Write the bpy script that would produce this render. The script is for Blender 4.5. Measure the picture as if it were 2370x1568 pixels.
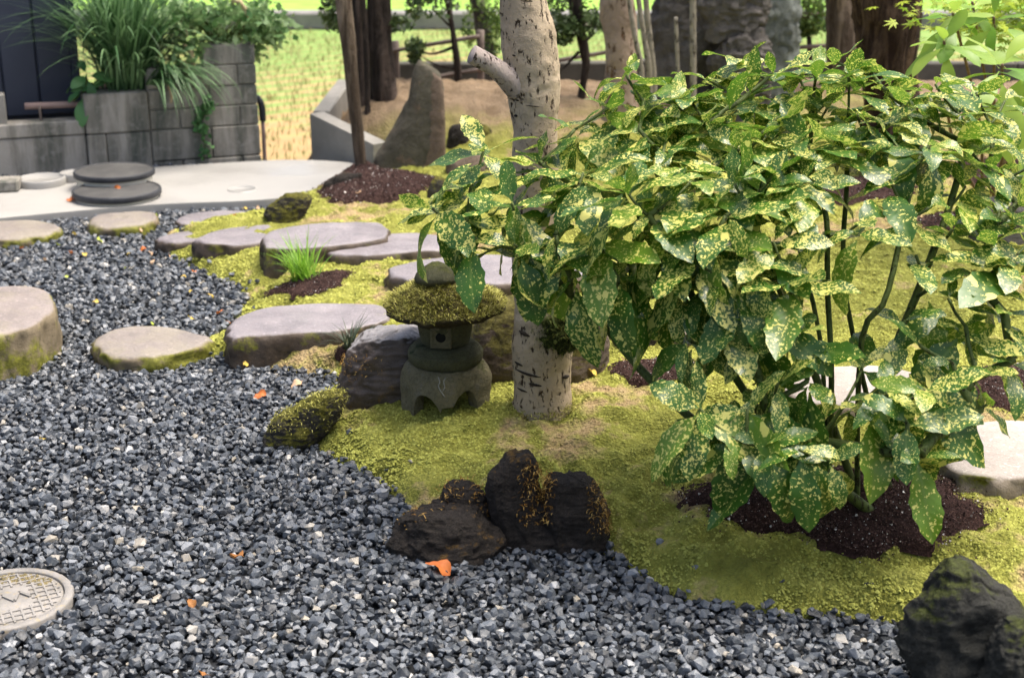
import bpy, bmesh, math
import numpy as np
from mathutils import Vector, Matrix
rng = np.random.default_rng(11)
for _o in list(bpy.data.objects):
    bpy.data.objects.remove(_o)
scene = bpy.context.scene
COL = scene.collection
R = math.radians

# ------------------------------------------------------------------ camera, sky, sun, exposure
CAMZ, PITCH, LENS = 1.5, R(18.5), 50.0
cam_data = bpy.data.cameras.new('camera')
cam_data.lens, cam_data.sensor_width = LENS, 36.0
cam_data.clip_start, cam_data.clip_end = 0.05, 2000
cam_data.dof.use_dof = True
cam_data.dof.focus_distance = 3.45
cam_data.dof.aperture_fstop = 4.4
cam = bpy.data.objects.new('camera', cam_data)
COL.objects.link(cam)
cam.location = (0, 0, CAMZ)
cam.rotation_euler = (R(90) - PITCH, 0, 0)
scene.camera = cam

SUN_DIR = Vector((0.34, 0.10, 0.93)).normalized()      # towards the sun: high on the right
world = bpy.data.worlds.new('World')
scene.world = world
world.use_nodes = True
_nt = world.node_tree
_bg = _nt.nodes['Background']
_sky = _nt.nodes.new('ShaderNodeTexSky')
_sky.sky_type = 'NISHITA'
_sky.sun_disc = False
_sky.sun_elevation = math.asin(SUN_DIR.z)
_sky.sun_rotation = math.atan2(SUN_DIR.x, SUN_DIR.y)
_sky.air_density, _sky.dust_density, _sky.ozone_density = 1.0, 8.0, 1.0
_nt.links.new(_sky.outputs[0], _bg.inputs[0])
_bg.inputs[1].default_value = 0.15
sun_data = bpy.data.lights.new('sun', 'SUN')
sun_data.energy, sun_data.angle, sun_data.color = 2.0, R(35), (1.0, 0.96, 0.89)
sun = bpy.data.objects.new('sun', sun_data)
COL.objects.link(sun)
sun.rotation_euler = SUN_DIR.to_track_quat('Z', 'Y').to_euler()
sun.location = (4, 4, 8)
scene.view_settings.view_transform = 'Standard'
scene.view_settings.look = 'None'
scene.view_settings.exposure = 1.02
scene.view_settings.gamma = 1.0
scene.view_settings.use_curve_mapping = False
scene.render.engine = 'CYCLES'
scene.cycles.use_denoising = True
scene.cycles.max_bounces = 6
scene.cycles.transparent_max_bounces = 4

# ------------------------------------------------------------------ where a point of the photograph lies in the garden
FP, CX, CY = LENS / 36.0 * 2370, 1185.0, 784.0
FWD = np.array([0, math.cos(PITCH), -math.sin(PITCH)])
UP = np.array([0, math.sin(PITCH), math.cos(PITCH)])
RT = np.array([1.0, 0, 0])
def ray(px, py):
    return FWD + RT * ((px - CX) / FP) - UP * ((py - CY) / FP)
def atz(px, py, z=0.0):
    d = ray(px, py); t = (z - CAMZ) / d[2]
    return np.array([d[0] * t, d[1] * t, z])
def atY(px, py, Y):
    d = ray(px, py); t = Y / d[1]
    return np.array([d[0] * t, Y, CAMZ + d[2] * t])
def mpp(P):                                            # metres per picture unit at a point
    return float(np.dot(np.asarray(P) - np.array([0, 0, CAMZ]), FWD)) / FP

# ------------------------------------------------------------------ noise
def _hash(ix, iy, iz, seed):
    h = (ix.astype(np.uint32) * np.uint32(374761393) + iy.astype(np.uint32) * np.uint32(668265263)
         + iz.astype(np.uint32) * np.uint32(2147483647) + np.uint32(seed * 1013 + 7))
    h = (h ^ (h >> np.uint32(13))) * np.uint32(1274126177)
    h = (h ^ (h >> np.uint32(16))) * np.uint32(2246822519)
    h ^= h >> np.uint32(15)
    return h.astype(np.float64) / 4294967295.0
def vnoise(P, seed=0):
    P = np.asarray(P, float)
    I = np.floor(P).astype(np.int64); f = P - I; f = f * f * (3 - 2 * f)
    out = 0
    for dx in (0, 1):
        wx = f[:, 0] if dx else 1 - f[:, 0]
        for dy in (0, 1):
            wy = f[:, 1] if dy else 1 - f[:, 1]
            for dz in (0, 1):
                wz = f[:, 2] if dz else 1 - f[:, 2]
                out = out + wx * wy * wz * _hash(I[:, 0] + dx, I[:, 1] + dy, I[:, 2] + dz, seed)
    return out * 2 - 1
def fbm(P, octv=4, seed=0, gain=0.5, lac=2.03):
    P = np.asarray(P, float); a, s = 1.0, 0
    for k in range(octv):
        s = s + a * vnoise(P, seed + k * 17); P = P * lac + 3.7; a *= gain
    return s
def ridged(P, octv=4, seed=0):
    P = np.asarray(P, float); a, s = 1.0, 0
    for k in range(octv):
        s = s + a * (1 - 2 * np.abs(vnoise(P, seed + k * 17))); P = P * 2.03 + 3.7; a *= 0.5
    return s
def smooth(a, b, x):
    t = np.clip((x - a) / (b - a), 0, 1); return t * t * (3 - 2 * t)

# ------------------------------------------------------------------ meshes and objects
ORG = {}
class MB:
    def __init__(s):
        s.v, s.f, s.m, s.uv, s.n = [], [], [], [], 0
    def add(s, V, F, mi=0, uv=None):
        V = np.asarray(V, float).reshape(-1, 3)
        for G in (F if isinstance(F, (list, tuple)) and len(F) and isinstance(F[0], np.ndarray) and F[0].ndim == 2 else [np.asarray(F)]):
            if len(G):
                s.f.append(G.astype(np.int64) + s.n); s.m.append(np.full(len(G), mi))
        s.v.append(V); s.uv.append(np.zeros((len(V), 2)) if uv is None else np.asarray(uv, float)); s.n += len(V)
        return s
    def mesh(s, name, mats, org=(0, 0, 0), sm=True, uv=False):
        me = bpy.data.meshes.new(name)
        V = np.concatenate(s.v) - np.asarray(org, float)
        tot = np.concatenate([np.full(len(G), G.shape[1]) for G in s.f])
        idx = np.concatenate([G.ravel() for G in s.f])
        me.vertices.add(len(V)); me.vertices.foreach_set('co', V.ravel())
        me.loops.add(len(idx)); me.loops.foreach_set('vertex_index', idx.astype(np.int32))
        me.polygons.add(len(tot))
        st = np.zeros(len(tot), np.int32); st[1:] = np.cumsum(tot)[:-1]
        me.polygons.foreach_set('loop_start', st)
        for m in (mats if isinstance(mats, (list, tuple)) else [mats]):
            me.materials.append(m)
        me.polygons.foreach_set('material_index', np.concatenate(s.m).astype(np.int32))
        me.polygons.foreach_set('use_smooth', np.full(len(tot), bool(sm)))
        if uv:
            U = np.concatenate(s.uv)
            ly = me.uv_layers.new(name='UVMap')
            ly.data.foreach_set('uv', U[idx].ravel())
        me.update(calc_edges=True)
        return me
    def build(s, name, mats, parent=None, base=None, sm=True, uv=False):
        if parent is not None:
            org = ORG[parent.name]
        else:
            org = np.asarray(base if base is not None else (0, 0, 0), float)
        o = bpy.data.objects.new(name, s.mesh(name, mats, org, sm, uv))
        COL.objects.link(o)
        if parent is not None:
            o.parent = parent
        else:
            o.location = org
        ORG[o.name] = org
        return o
def root(name, loc):
    o = bpy.data.objects.new(name, None); COL.objects.link(o)
    o.empty_display_size = 0.1
    o.location = loc; ORG[o.name] = np.asarray(loc, float)
    return o
def tag(o, label=None, cat=None, group=None, kind=None):
    if label: o['label'] = label
    if cat: o['category'] = cat
    if group: o['group'] = group
    if kind: o['kind'] = kind
    return o
def piece(name, me, mw, parent):                       # an object sharing mesh data, placed by a world matrix under a thing
    o = bpy.data.objects.new(name, me); COL.objects.link(o)
    o.parent = parent
    o.matrix_local = Matrix.Translation(-Vector(ORG[parent.name])) @ mw
    return o
def gridf(nu, nv, wrap=False):                         # nu rings of nv points
    i, j = np.meshgrid(np.arange(nu - 1), np.arange(nv if wrap else nv - 1), indexing='ij')
    i, j = i.ravel(), j.ravel(); k = (j + 1) % nv
    return np.stack([i * nv + j, i * nv + k, (i + 1) * nv + k, (i + 1) * nv + j], 1)
def catmull(P, n, closed=False):
    P = np.asarray(P, float); m = len(P)
    if closed:
        t = np.linspace(0, m, n, endpoint=False)
        g = lambda i: P[i % m]
    else:
        t = np.linspace(0, m - 1, n); g = lambda i: P[np.clip(i, 0, m - 1)]
    i = np.floor(t).astype(int)
    if not closed: i = np.minimum(i, m - 2)
    u = (t - i)[:, None]
    a, b, c, d = g(i - 1), g(i), g(i + 1), g(i + 2)
    return 0.5 * (2 * b + (c - a) * u + (2 * a - 5 * b + 4 * c - d) * u * u + (3 * b - a - 3 * c + d) * u ** 3)
def frames(P):
    T = np.gradient(P, axis=0); T /= np.linalg.norm(T, axis=1)[:, None] + 1e-12
    u = np.cross(T[0], [0, 0, 1.0])
    if np.linalg.norm(u) < 1e-3: u = np.cross(T[0], [0, 1.0, 0])
    U = []
    for t in T:
        u = u - t * np.dot(u, t); u = u / (np.linalg.norm(u) + 1e-12); U.append(u)
    U = np.array(U); return T, U, np.cross(T, U)
def tube(mb, P, r, sides=10, mi=0, disp=None, cap=True):
    P = np.asarray(P, float); r = np.broadcast_to(np.asarray(r, float), (len(P),))
    T, U, W = frames(P)
    a = np.linspace(0, 2 * math.pi, sides, endpoint=False)
    D = U[:, None, :] * np.cos(a)[None, :, None] + W[:, None, :] * np.sin(a)[None, :, None]
    V = P[:, None, :] + D * r[:, None, None]
    if disp is not None:
        V = V + D * disp(V.reshape(-1, 3)).reshape(V.shape[:2])[..., None]
    n = len(P); F = [gridf(n, sides, True)]; V = V.reshape(-1, 3)
    if cap:
        V = np.concatenate([V, P[:1], P[-1:]]); k = np.arange(sides); k2 = (k + 1) % sides
        F.append(np.concatenate([np.stack([k2, k, np.full(sides, n * sides)], 1),
                                 np.stack([k + (n - 1) * sides, k2 + (n - 1) * sides, np.full(sides, n * sides + 1)], 1)]))
    mb.add(V, F, mi); return mb
def lathe(mb, prof, c, segs=40, mi=0, disp=None):
    prof = np.asarray(prof, float); a = np.linspace(0, 2 * math.pi, segs, endpoint=False)
    V = np.stack([prof[:, None, 0] * np.cos(a), prof[:, None, 0] * np.sin(a), np.repeat(prof[:, 1:2], segs, 1)], -1).reshape(-1, 3) + c
    if disp is not None: V = disp(V)
    mb.add(V, gridf(len(prof), segs, True), mi); return mb
BOXF = np.array([[0, 1, 3, 2], [4, 6, 7, 5], [0, 4, 5, 1], [2, 3, 7, 6], [0, 2, 6, 4], [1, 5, 7, 3]])
def box(mb, o, u, v, w, mi=0, bev=0.0):                # o corner, three edge vectors; rounded by a bevel
    o, u, v, w = (np.asarray(k, float) for k in (o, u, v, w))
    if bev <= 0:
        mb.add([o + a * u + b * v + c * w for a in (0, 1) for b in (0, 1) for c in (0, 1)], BOXF, mi); return mb
    bm = bmesh.new(); vs = [bm.verts.new(o + a * u + b * v + c * w) for a in (0, 1) for b in (0, 1) for c in (0, 1)]
    for f in BOXF: bm.faces.new([vs[i] for i in f])
    bmesh.ops.recalc_face_normals(bm, faces=bm.faces)
    bmesh.ops.bevel(bm, geom=bm.edges[:], offset=bev, segments=1, affect='EDGES')
    bm.verts.index_update()
    V = np.array([list(q.co) for q in bm.verts])
    fs = [[q.index for q in f.verts] for f in bm.faces]
    F = [np.array([f for f in fs if len(f) == k]) for k in sorted({len(f) for f in fs})]
    bm.free(); mb.add(V, F, mi); return mb
def blades(mb, B, az, L, w, lean, bend, nseg=4, mi=0, twist=0.0):
    N = len(B); az, L, w, lean, bend = (np.broadcast_to(np.asarray(q, float), (N,)) for q in (az, L, w, lean, bend))
    h = np.stack([np.cos(az), np.sin(az), 0 * az], 1); s = np.stack([-np.sin(az), np.cos(az), 0 * az], 1)
    z = np.array([0, 0, 1.0]); P = np.array(B, float); rows = []
    for i in range(nseg + 1):
        t = i / nseg; ww = w * (1 - t ** 1.8) * (0.55 + 0.45 * min(1, t * 4)) * 0.5
        rows += [P - s * ww[:, None], P + s * ww[:, None]]
        th = lean + bend * (t + 0.5 / nseg)
        P = P + (h * np.sin(th)[:, None] + z * np.cos(th)[:, None]) * (L / nseg)[:, None]
    V = np.stack(rows, 1).reshape(-1, 3); k = 2 * (nseg + 1)
    q = np.array([[2 * i, 2 * i + 1, 2 * i + 3, 2 * i + 2] for i in range(nseg)])
    F = (np.arange(N)[:, None, None] * k + q[None]).reshape(-1, 4)
    mb.add(V, F, mi); return mb
def rndrot(n, tilt=None):
    if tilt is None:
        q = rng.normal(size=(n, 4))
    else:
        a = rng.uniform(0, 2 * math.pi, n); t = rng.normal(0, tilt, n); b = rng.uniform(0, 2 * math.pi, n)
        q1 = np.stack([np.cos(t / 2), np.cos(b) * np.sin(t / 2), np.sin(b) * np.sin(t / 2), 0 * t], 1)
        w, x, y = q1[:, 0], q1[:, 1], q1[:, 2]; c, s = np.cos(a / 2), np.sin(a / 2)
        q = np.stack([w * c, x * c + y * s, y * c - x * s, w * s], 1)
    q /= np.linalg.norm(q, axis=1)[:, None]; w, x, y, z = q.T
    return np.stack([np.stack([1 - 2 * (y * y + z * z), 2 * (x * y - z * w), 2 * (x * z + y * w)], 1),
                     np.stack([2 * (x * y + z * w), 1 - 2 * (x * x + z * z), 2 * (y * z - x * w)], 1),
                     np.stack([2 * (x * z - y * w), 2 * (y * z + x * w), 1 - 2 * (x * x + y * y)], 1)], 1)
def leafquads(mb, C, size, asp=0.45, mi=0, up=0.3):
    N = len(C); M3 = rndrot(N); size = np.broadcast_to(size, (N,))[:, None]
    d, s = M3[:, :, 0], M3[:, :, 1]
    n = M3[:, :, 2] * 0.12
    V = np.stack([C - d * size * 0.5, C + s * size * asp * 0.5 + n * size, C + d * size * 0.5, C - s * size * asp * 0.5 + n * size], 1).reshape(-1, 3)
    mb.add(V, np.arange(N * 4).reshape(-1, 4), mi); return mb

# ------------------------------------------------------------------ materials
class Mat:
    def __init__(s, name, rough=0.8, spec=0.3):
        s.m = bpy.data.materials.new(name); s.m.use_nodes = True
        s.t = s.m.node_tree; s.b = s.t.nodes['Principled BSDF']
        s.b.inputs['Roughness'].default_value = rough
        s.b.inputs['Specular IOR Level'].default_value = spec
        s._oc = None
    def new(s, k, **kw):
        n = s.t.nodes.new(k)
        for a, b in kw.items(): setattr(n, a, b)
        return n
    def put(s, sock, v):
        if isinstance(v, bpy.types.NodeSocket): s.t.links.new(v, sock)
        elif isinstance(v, (tuple, list)) and len(v) == 3 and sock.type == 'RGBA': sock.default_value = (*v, 1)
        else: sock.default_value = v
    def oc(s, kind='Object'):
        if s._oc is None: s._oc = s.new('ShaderNodeTexCoord')
        return s._oc.outputs[kind]
    def vec(s, v=None, scale=(1, 1, 1), off=None):
        n = s.new('ShaderNodeMapping'); s.put(n.inputs[0], v if v is not None else s.oc())
        n.inputs['Scale'].default_value = scale
        if off is not None: s.put(n.inputs['Location'], off)
        return n.outputs[0]
    def noise(s, sc, det=4, ro=0.55, v=None, dist=0.0):
        n = s.new('ShaderNodeTexNoise'); s.put(n.inputs['Vector'], v if v is not None else s.oc())
        n.inputs['Scale'].default_value, n.inputs['Detail'].default_value = sc, det
        n.inputs['Roughness'].default_value, n.inputs['Distortion'].default_value = ro, dist
        return n.outputs['Fac']
    def voro(s, sc, feat='F1', v=None, out='Distance', rnd=1.0):
        n = s.new('ShaderNodeTexVoronoi', feature=feat); s.put(n.inputs['Vector'], v if v is not None else s.oc())
        n.inputs['Scale'].default_value = sc; n.inputs['Randomness'].default_value = rnd
        return n.outputs[out]
    def ramp(s, f, *st, interp='LINEAR'):
        n = s.new('ShaderNodeValToRGB'); s.put(n.inputs[0], f); e = n.color_ramp.elements
        n.color_ramp.interpolation = interp
        while len(e) < len(st): e.new(0.5)
        for k, (p, c) in enumerate(st):
            e[k].position = p; e[k].color = (*c, 1) if isinstance(c, (tuple, list)) else (c, c, c, 1)
        return n.outputs[0]
    def mix(s, f, a, b, mode='MIX'):
        n = s.new('ShaderNodeMix', data_type='RGBA', blend_type=mode)
        s.put(n.inputs[0], f); s.put(n.inputs[6], a); s.put(n.inputs[7], b); return n.outputs[2]
    def math(s, op, a, b=0.0, c=None):
        n = s.new('ShaderNodeMath', operation=op); s.put(n.inputs[0], a); s.put(n.inputs[1], b)
        if c is not None: s.put(n.inputs[2], c)
        return n.outputs[0]
    def isl(s): return s.new('ShaderNodeNewGeometry').outputs['Random Per Island']
    def rnd(s): return s.new('ShaderNodeObjectInfo').outputs['Random']
    def nz(s):
        n = s.new('ShaderNodeSeparateXYZ'); s.put(n.inputs[0], s.new('ShaderNodeNewGeometry').outputs['Normal']); return n.outputs[2]
    def xyz(s, v=None):
        n = s.new('ShaderNodeSeparateXYZ'); s.put(n.inputs[0], v if v is not None else s.oc()); return n.outputs
    def bump(s, h, st=0.5, d=0.01):
        n = s.new('ShaderNodeBump'); n.inputs['Strength'].default_value = st; n.inputs['Distance'].default_value = d
        s.put(n.inputs['Height'], h)
        if s.b.inputs['Normal'].is_linked: s.put(n.inputs['Normal'], s.b.inputs['Normal'].links[0].from_socket)
        s.put(s.b.inputs['Normal'], n.outputs[0]); return n.outputs[0]
    def col(s, c): s.put(s.b.inputs['Base Color'], c); return s
    def rough(s, r): s.put(s.b.inputs['Roughness'], r); return s
    def translucent(s, col, f):
        t = s.new('ShaderNodeBsdfTranslucent'); s.put(t.inputs[0], col)
        x = s.new('ShaderNodeMixShader'); x.inputs[0].default_value = f
        s.t.links.new(s.b.outputs[0], x.inputs[1]); s.t.links.new(t.outputs[0], x.inputs[2])
        s.t.links.new(x.outputs[0], s.t.nodes['Material Output'].inputs[0]); return s
def speckled(name, c1, c2, sc=6, rough=0.85, bump=0.4, bsc=60, c3=None, spec=0.3, det=6, bd=0.006):
    m = Mat(name, rough, spec)
    c = m.ramp(m.noise(sc, det, 0.65), (0.3, c1), (0.7, c2))
    if c3 is not None:
        c = m.mix(m.ramp(m.noise(sc * 3.3, 5, 0.7), (0.55, 0.0), (0.68, 1.0)), c, c3)
    m.col(c); m.bump(m.noise(bsc, 5, 0.65), bump, bd)
    return m.m
# gravel: crushed dark slate, a few pale chips
_m = Mat('slate_gravel', 0.42, 0.5)
_i = _m.isl()
_c = _m.ramp(_i, (0.0, (0.013, 0.0148, 0.017)), (0.3, (0.030, 0.035, 0.041)), (0.65, (0.068, 0.078, 0.090)), (0.88, (0.13, 0.145, 0.162)), (0.965, (0.22, 0.232, 0.245)), (0.985, (0.30, 0.265, 0.20)), (1.0, (0.45, 0.45, 0.44)))
_m.col(_m.mix(_m.ramp(_m.noise(70, 4, 0.7), (0.48, 0.0), (0.74, 0.45)), _c, (0.17, 0.186, 0.205)))
_m.rough(_m.ramp(_m.noise(40, 2), (0.3, 0.24), (0.7, 0.52)))
_m.bump(_m.noise(160, 4, 0.7), 0.35, 0.004)
M_GRAVEL = _m.m
M_EARTH = speckled('dark_earth', (0.03, 0.028, 0.026), (0.07, 0.06, 0.05), 8, 0.95)
# moss
def mossmat(name, tuft):
    m = Mat(name, 0.9, 0.15)
    p = m.noise(2.3, 5, 0.62, dist=0.4); q = m.noise(11, 4, 0.6)
    green = m.ramp(q, (0.3, (0.16, 0.168, 0.030)), (0.5, (0.27, 0.282, 0.052)), (0.7, (0.385, 0.395, 0.09)))
    if tuft:
        green = m.mix(m.ramp(m.isl(), (0.0, 0.0), (1.0, 0.6)), m.mix(0.12, green, (0.10, 0.09, 0.016)), (0.46, 0.475, 0.12))
    tan = m.ramp(m.noise(26, 4), (0.3, (0.24, 0.165, 0.085)), (0.7, (0.46, 0.34, 0.19)))
    patch = m.ramp(m.math('ADD', m.math('MULTIPLY', p, 0.72), m.math('MULTIPLY', q, 0.36)), (0.575, 0.0), (0.645, 0.9))
    if not tuft:
        green = m.mix(0.22, green, (0.09, 0.075, 0.018))
    c = m.mix(patch, green, tan)
    x = m.xyz()
    far = m.math('ADD', x[1], m.math('MULTIPLY', m.noise(1.4, 4), 1.5))
    earth = m.ramp(m.noise(7, 5), (0.3, (0.17, 0.12, 0.072)), (0.7, (0.30, 0.22, 0.14)))
    c = m.mix(m.ramp(m.math('MULTIPLY', far, 0.1), (0.79, 0.0), (0.84, 1.0)), c, earth)
    m.col(c)
    if not tuft:
        v = m.voro(95); m.bump(m.math('ADD', m.math('MULTIPLY', v, -0.9), m.math('MULTIPLY', m.noise(240, 3), 0.7)), 0.9, 0.012)
    return m.m
M_MOSS, M_TUFT = mossmat('moss_carpet', False), mossmat('moss_tufts', True)
# stones
def stonemat(name, top1, top2, side1, side2, moss=0.0, rough=0.55, mosscol=(0.16, 0.16, 0.02)):
    m = Mat(name, rough, 0.4)
    t = m.ramp(m.noise(5, 6, 0.6), (0.3, top1), (0.7, top2))
    t = m.mix(m.ramp(m.noise(150, 3, 0.6), (0.52, 0.0), (0.7, 0.35)), t, tuple(k * 0.45 for k in top1))
    t = m.mix(m.ramp(m.noise(95, 2), (0.62, 0.0), (0.7, 0.5)), t, tuple(min(1, k * 1.6) for k in top2))
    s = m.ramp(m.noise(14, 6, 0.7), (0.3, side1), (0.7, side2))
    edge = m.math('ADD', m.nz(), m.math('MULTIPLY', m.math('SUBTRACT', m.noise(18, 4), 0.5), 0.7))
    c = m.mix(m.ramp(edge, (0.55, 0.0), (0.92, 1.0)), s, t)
    if moss:
        k = m.ramp(m.noise(9, 5, 0.65), (0.62 - 0.25 * moss, 0.0), (0.72 - 0.25 * moss, 1.0))
        k = m.math('MULTIPLY', k, m.ramp(edge, (0.5, 1.0), (0.95, 0.12)))
        c = m.mix(k, c, m.ramp(m.noise(60, 3), (0.3, tuple(a * 0.5 for a in mosscol)), (0.7, tuple(a * 1.5 for a in mosscol))))
    m.col(c)
    m.rough(m.ramp(m.noise(11, 4), (0.3, rough - 0.14), (0.7, rough + 0.25)))
    m.bump(m.noise(34, 6, 0.7), 0.45, 0.012); m.bump(m.noise(210, 3, 0.7), 0.4, 0.003)
    return m.m
M_STEP = stonemat('wet_stepping_stone', (0.175, 0.158, 0.165), (0.275, 0.25, 0.258), (0.035, 0.026, 0.019), (0.12, 0.088, 0.06), 0.1, 0.42)
M_STEPB = stonemat('brown_stepping_stone', (0.19, 0.165, 0.147), (0.285, 0.25, 0.222), (0.09, 0.075, 0.045), (0.26, 0.2, 0.12), 0.7, 0.55)
M_STEPT = stonemat('tall_step_stone', (0.18, 0.155, 0.145), (0.29, 0.25, 0.225), (0.12, 0.095, 0.055), (0.26, 0.21, 0.135), 0.55, 0.55)
M_PALE = stonemat('pale_slab_stone', (0.28, 0.245, 0.215), (0.44, 0.395, 0.355), (0.15, 0.12, 0.085), (0.30, 0.25, 0.19), 0.2, 0.6)
def rockmat(name, a, b, moss=0.0, mosscol=(0.16, 0.16, 0.02), rough=0.75, c3=None, sc=7, up=0.2):
    m = Mat(name, rough, 0.35)
    c = m.ramp(m.noise(sc, 7, 0.7, dist=0.3), (0.28, a), (0.72, b))
    if c3: c = m.mix(m.ramp(m.noise(sc * 2.2, 5, 0.7), (0.56, 0.0), (0.66, 0.9)), c, c3)
    c = m.mix(m.ramp(m.noise(130, 3, 0.7), (0.5, 0.0), (0.75, 0.6)), c, tuple(k * 0.4 for k in a))
    if moss:
        w = m.math('ADD', m.noise(8, 6, 0.66), m.math('MULTIPLY', m.nz(), up))
        k = m.ramp(w, (0.78 - 0.3 * moss, 0.0), (0.86 - 0.3 * moss, 1.0))
        c = m.mix(k, c, m.ramp(m.noise(75, 4, 0.7), (0.3, tuple(q * 0.35 for q in mosscol)), (0.7, tuple(q * 1.5 for q in mosscol))))
    m.col(c)
    ck = m.voro(9, 'DISTANCE_TO_EDGE', v=m.vec(scale=(1, 1, 0.6))); m.bump(m.ramp(ck, (0.0, 0.0), (0.07, 1.0)), 0.35, 0.02)
    m.bump(m.noise(22, 8, 0.78, dist=0.4), 1.0, 0.045); m.bump(m.noise(150, 4, 0.75), 0.8, 0.008)
    return m.m
M_RDARK = rockmat('black_lava_rock', (0.016, 0.013, 0.010), (0.065, 0.052, 0.041), 0.45, (0.20, 0.11, 0.02), 0.8, up=0.1)
M_RGREEN = rockmat('dark_green_rock', (0.028, 0.029, 0.024), (0.085, 0.084, 0.068), 0.5, (0.07, 0.085, 0.015), 0.75, sc=5)
M_RMOSS = rockmat('mossy_edge_rock', (0.035, 0.032, 0.026), (0.12, 0.105, 0.08), 0.85, (0.17, 0.16, 0.02), 0.8)
M_RWET = rockmat('wet_grey_rock', (0.09, 0.08, 0.075), (0.26, 0.245, 0.235), 0.2, (0.18, 0.10, 0.02), 0.42, sc=4)
M_RWET2 = stonemat('wet_rock_with_pale_top', (0.17, 0.16, 0.158), (0.33, 0.315, 0.31), (0.03, 0.023, 0.018), (0.12, 0.09, 0.07), 0.15, 0.4, (0.2, 0.11, 0.02))
M_RBROWN = rockmat('brown_granite_boulder', (0.10, 0.07, 0.05), (0.33, 0.26, 0.20), 0.45, (0.17, 0.15, 0.03), 0.8, up=0.55)
M_RGREY = rockmat('grey_background_rock', (0.09, 0.083, 0.075), (0.29, 0.265, 0.235), 0.1, (0.14, 0.16, 0.07), 0.85, sc=3)
M_RPALE = rockmat('pale_green_rock', (0.17, 0.185, 0.165), (0.36, 0.40, 0.36), 0.1, (0.14, 0.16, 0.07), 0.85, sc=4)
M_RSTAND = rockmat('standing_stone', (0.10, 0.095, 0.065), (0.24, 0.21, 0.155), 0.3, (0.13, 0.13, 0.04), 0.85, (0.27, 0.19, 0.13), 5)
M_RTAN = rockmat('tan_standing_stone', (0.20, 0.145, 0.105), (0.36, 0.27, 0.20), 0.1, (0.13, 0.13, 0.04), 0.85, None, 4)
# lantern
M_LAN = rockmat('weathered_lantern_stone', (0.155, 0.14, 0.075), (0.34, 0.305, 0.18), 0.35, (0.14, 0.15, 0.05), 0.85, (0.26, 0.24, 0.18), 9)
M_LAND = rockmat('dark_lantern_stone', (0.08, 0.082, 0.038), (0.185, 0.182, 0.096), 0.3, (0.06, 0.075, 0.025), 0.85, None, 9)
M_LANR = rockmat('mossed_lantern_roof', (0.03, 0.022, 0.01), (0.10, 0.075, 0.03), 0.7, (0.14, 0.12, 0.03), 0.9, None, 12)
def strandmat(name, *st):
    m = Mat(name, 0.85, 0.15); m.col(m.ramp(m.isl(), *st)); return m.m
M_FIL = strandmat('moss_strands', (0.0, (0.05, 0.042, 0.01)), (0.3, (0.17, 0.16, 0.028)), (0.7, (0.38, 0.375, 0.08)), (1.0, (0.60, 0.56, 0.19)))
M_FILD = speckled('dark_green_moss_strands', (0.03, 0.05, 0.008), (0.14, 0.17, 0.03), 30, 0.85, 0.0)
M_FILO = strandmat('dry_orange_moss_strands', (0.0, (0.07, 0.035, 0.01)), (0.5, (0.27, 0.14, 0.025)), (1.0, (0.58, 0.40, 0.13)))
M_HOLESHADE = speckled('painted_hole_shade', (0.006, 0.006, 0.005), (0.012, 0.012, 0.01), 8, 0.95)  # near-black colour for the shade inside the lantern's hole
M_CEM = speckled('pale_cement', (0.22, 0.21, 0.17), (0.34, 0.33, 0.29), 30, 0.9)
# bark
def barkmat(name, a, b, dark, lent=True, scale=1.0, rough=0.85, moss=0.0):
    m = Mat(name, rough, 0.2)
    c = m.ramp(m.noise(4 * scale, 6, 0.65), (0.3, a), (0.7, b))
    c = m.mix(m.ramp(m.noise(15 * scale, 6, 0.75), (0.5, 0.0), (0.62, 0.5)), c, tuple(k * 0.74 for k in a))
    if lent:
        v1 = m.vec(scale=(70 * scale, 70 * scale, 30 * scale)); n1 = m.noise(1.0, 4, 0.7, v=v1)
        v2 = m.vec(scale=(13 * scale, 13 * scale, 34 * scale)); n2 = m.noise(1.0, 3, 0.6, v=v2)
        d = m.math('MAXIMUM', m.ramp(n1, (0.575, 0.0), (0.64, 1.0)), m.ramp(n2, (0.66, 0.0), (0.71, 0.8)))
    else:
        v1 = m.vec(scale=(38 * scale, 38 * scale, 5 * scale)); n1 = m.noise(1.0, 6, 0.7, v=v1, dist=0.6)
        d = m.ramp(n1, (0.42, 1.0), (0.6, 0.0))
    m.col(m.mix(d, c, dark)); m.bump(m.math('SUBTRACT', m.noise(30 * scale, 6, 0.7), d), 0.9, 0.008 / scale)
    return m.m
M_WHITE = barkmat('pale_beige_bark', (0.345, 0.275, 0.185), (0.51, 0.415, 0.295), (0.05, 0.034, 0.02))
M_STUB = barkmat('cut_stub_bark', (0.33, 0.27, 0.235), (0.46, 0.39, 0.35), (0.08, 0.06, 0.045))
M_SCAR = speckled('black_bark_scar', (0.012, 0.010, 0.008), (0.04, 0.03, 0.02), 30, 0.9)
M_BTAN = barkmat('tan_bark', (0.16, 0.12, 0.085), (0.29, 0.225, 0.165), (0.07, 0.05, 0.035), False, 0.6)
M_BDARK = barkmat('dark_furrowed_bark', (0.06, 0.045, 0.036), (0.14, 0.105, 0.085), (0.02, 0.015, 0.012), False, 0.5)
M_BRED = barkmat('red_brown_bark', (0.085, 0.053, 0.033), (0.17, 0.108, 0.066), (0.022, 0.011, 0.007), False, 0.6)
M_BMOT = barkmat('mottled_peeling_bark', (0.24, 0.17, 0.12), (0.48, 0.38, 0.30), (0.17, 0.085, 0.035), True, 0.35)
M_BGREY = barkmat('grey_green_bark', (0.13, 0.125, 0.10), (0.25, 0.235, 0.19), (0.06, 0.055, 0.045), False, 0.5)
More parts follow.
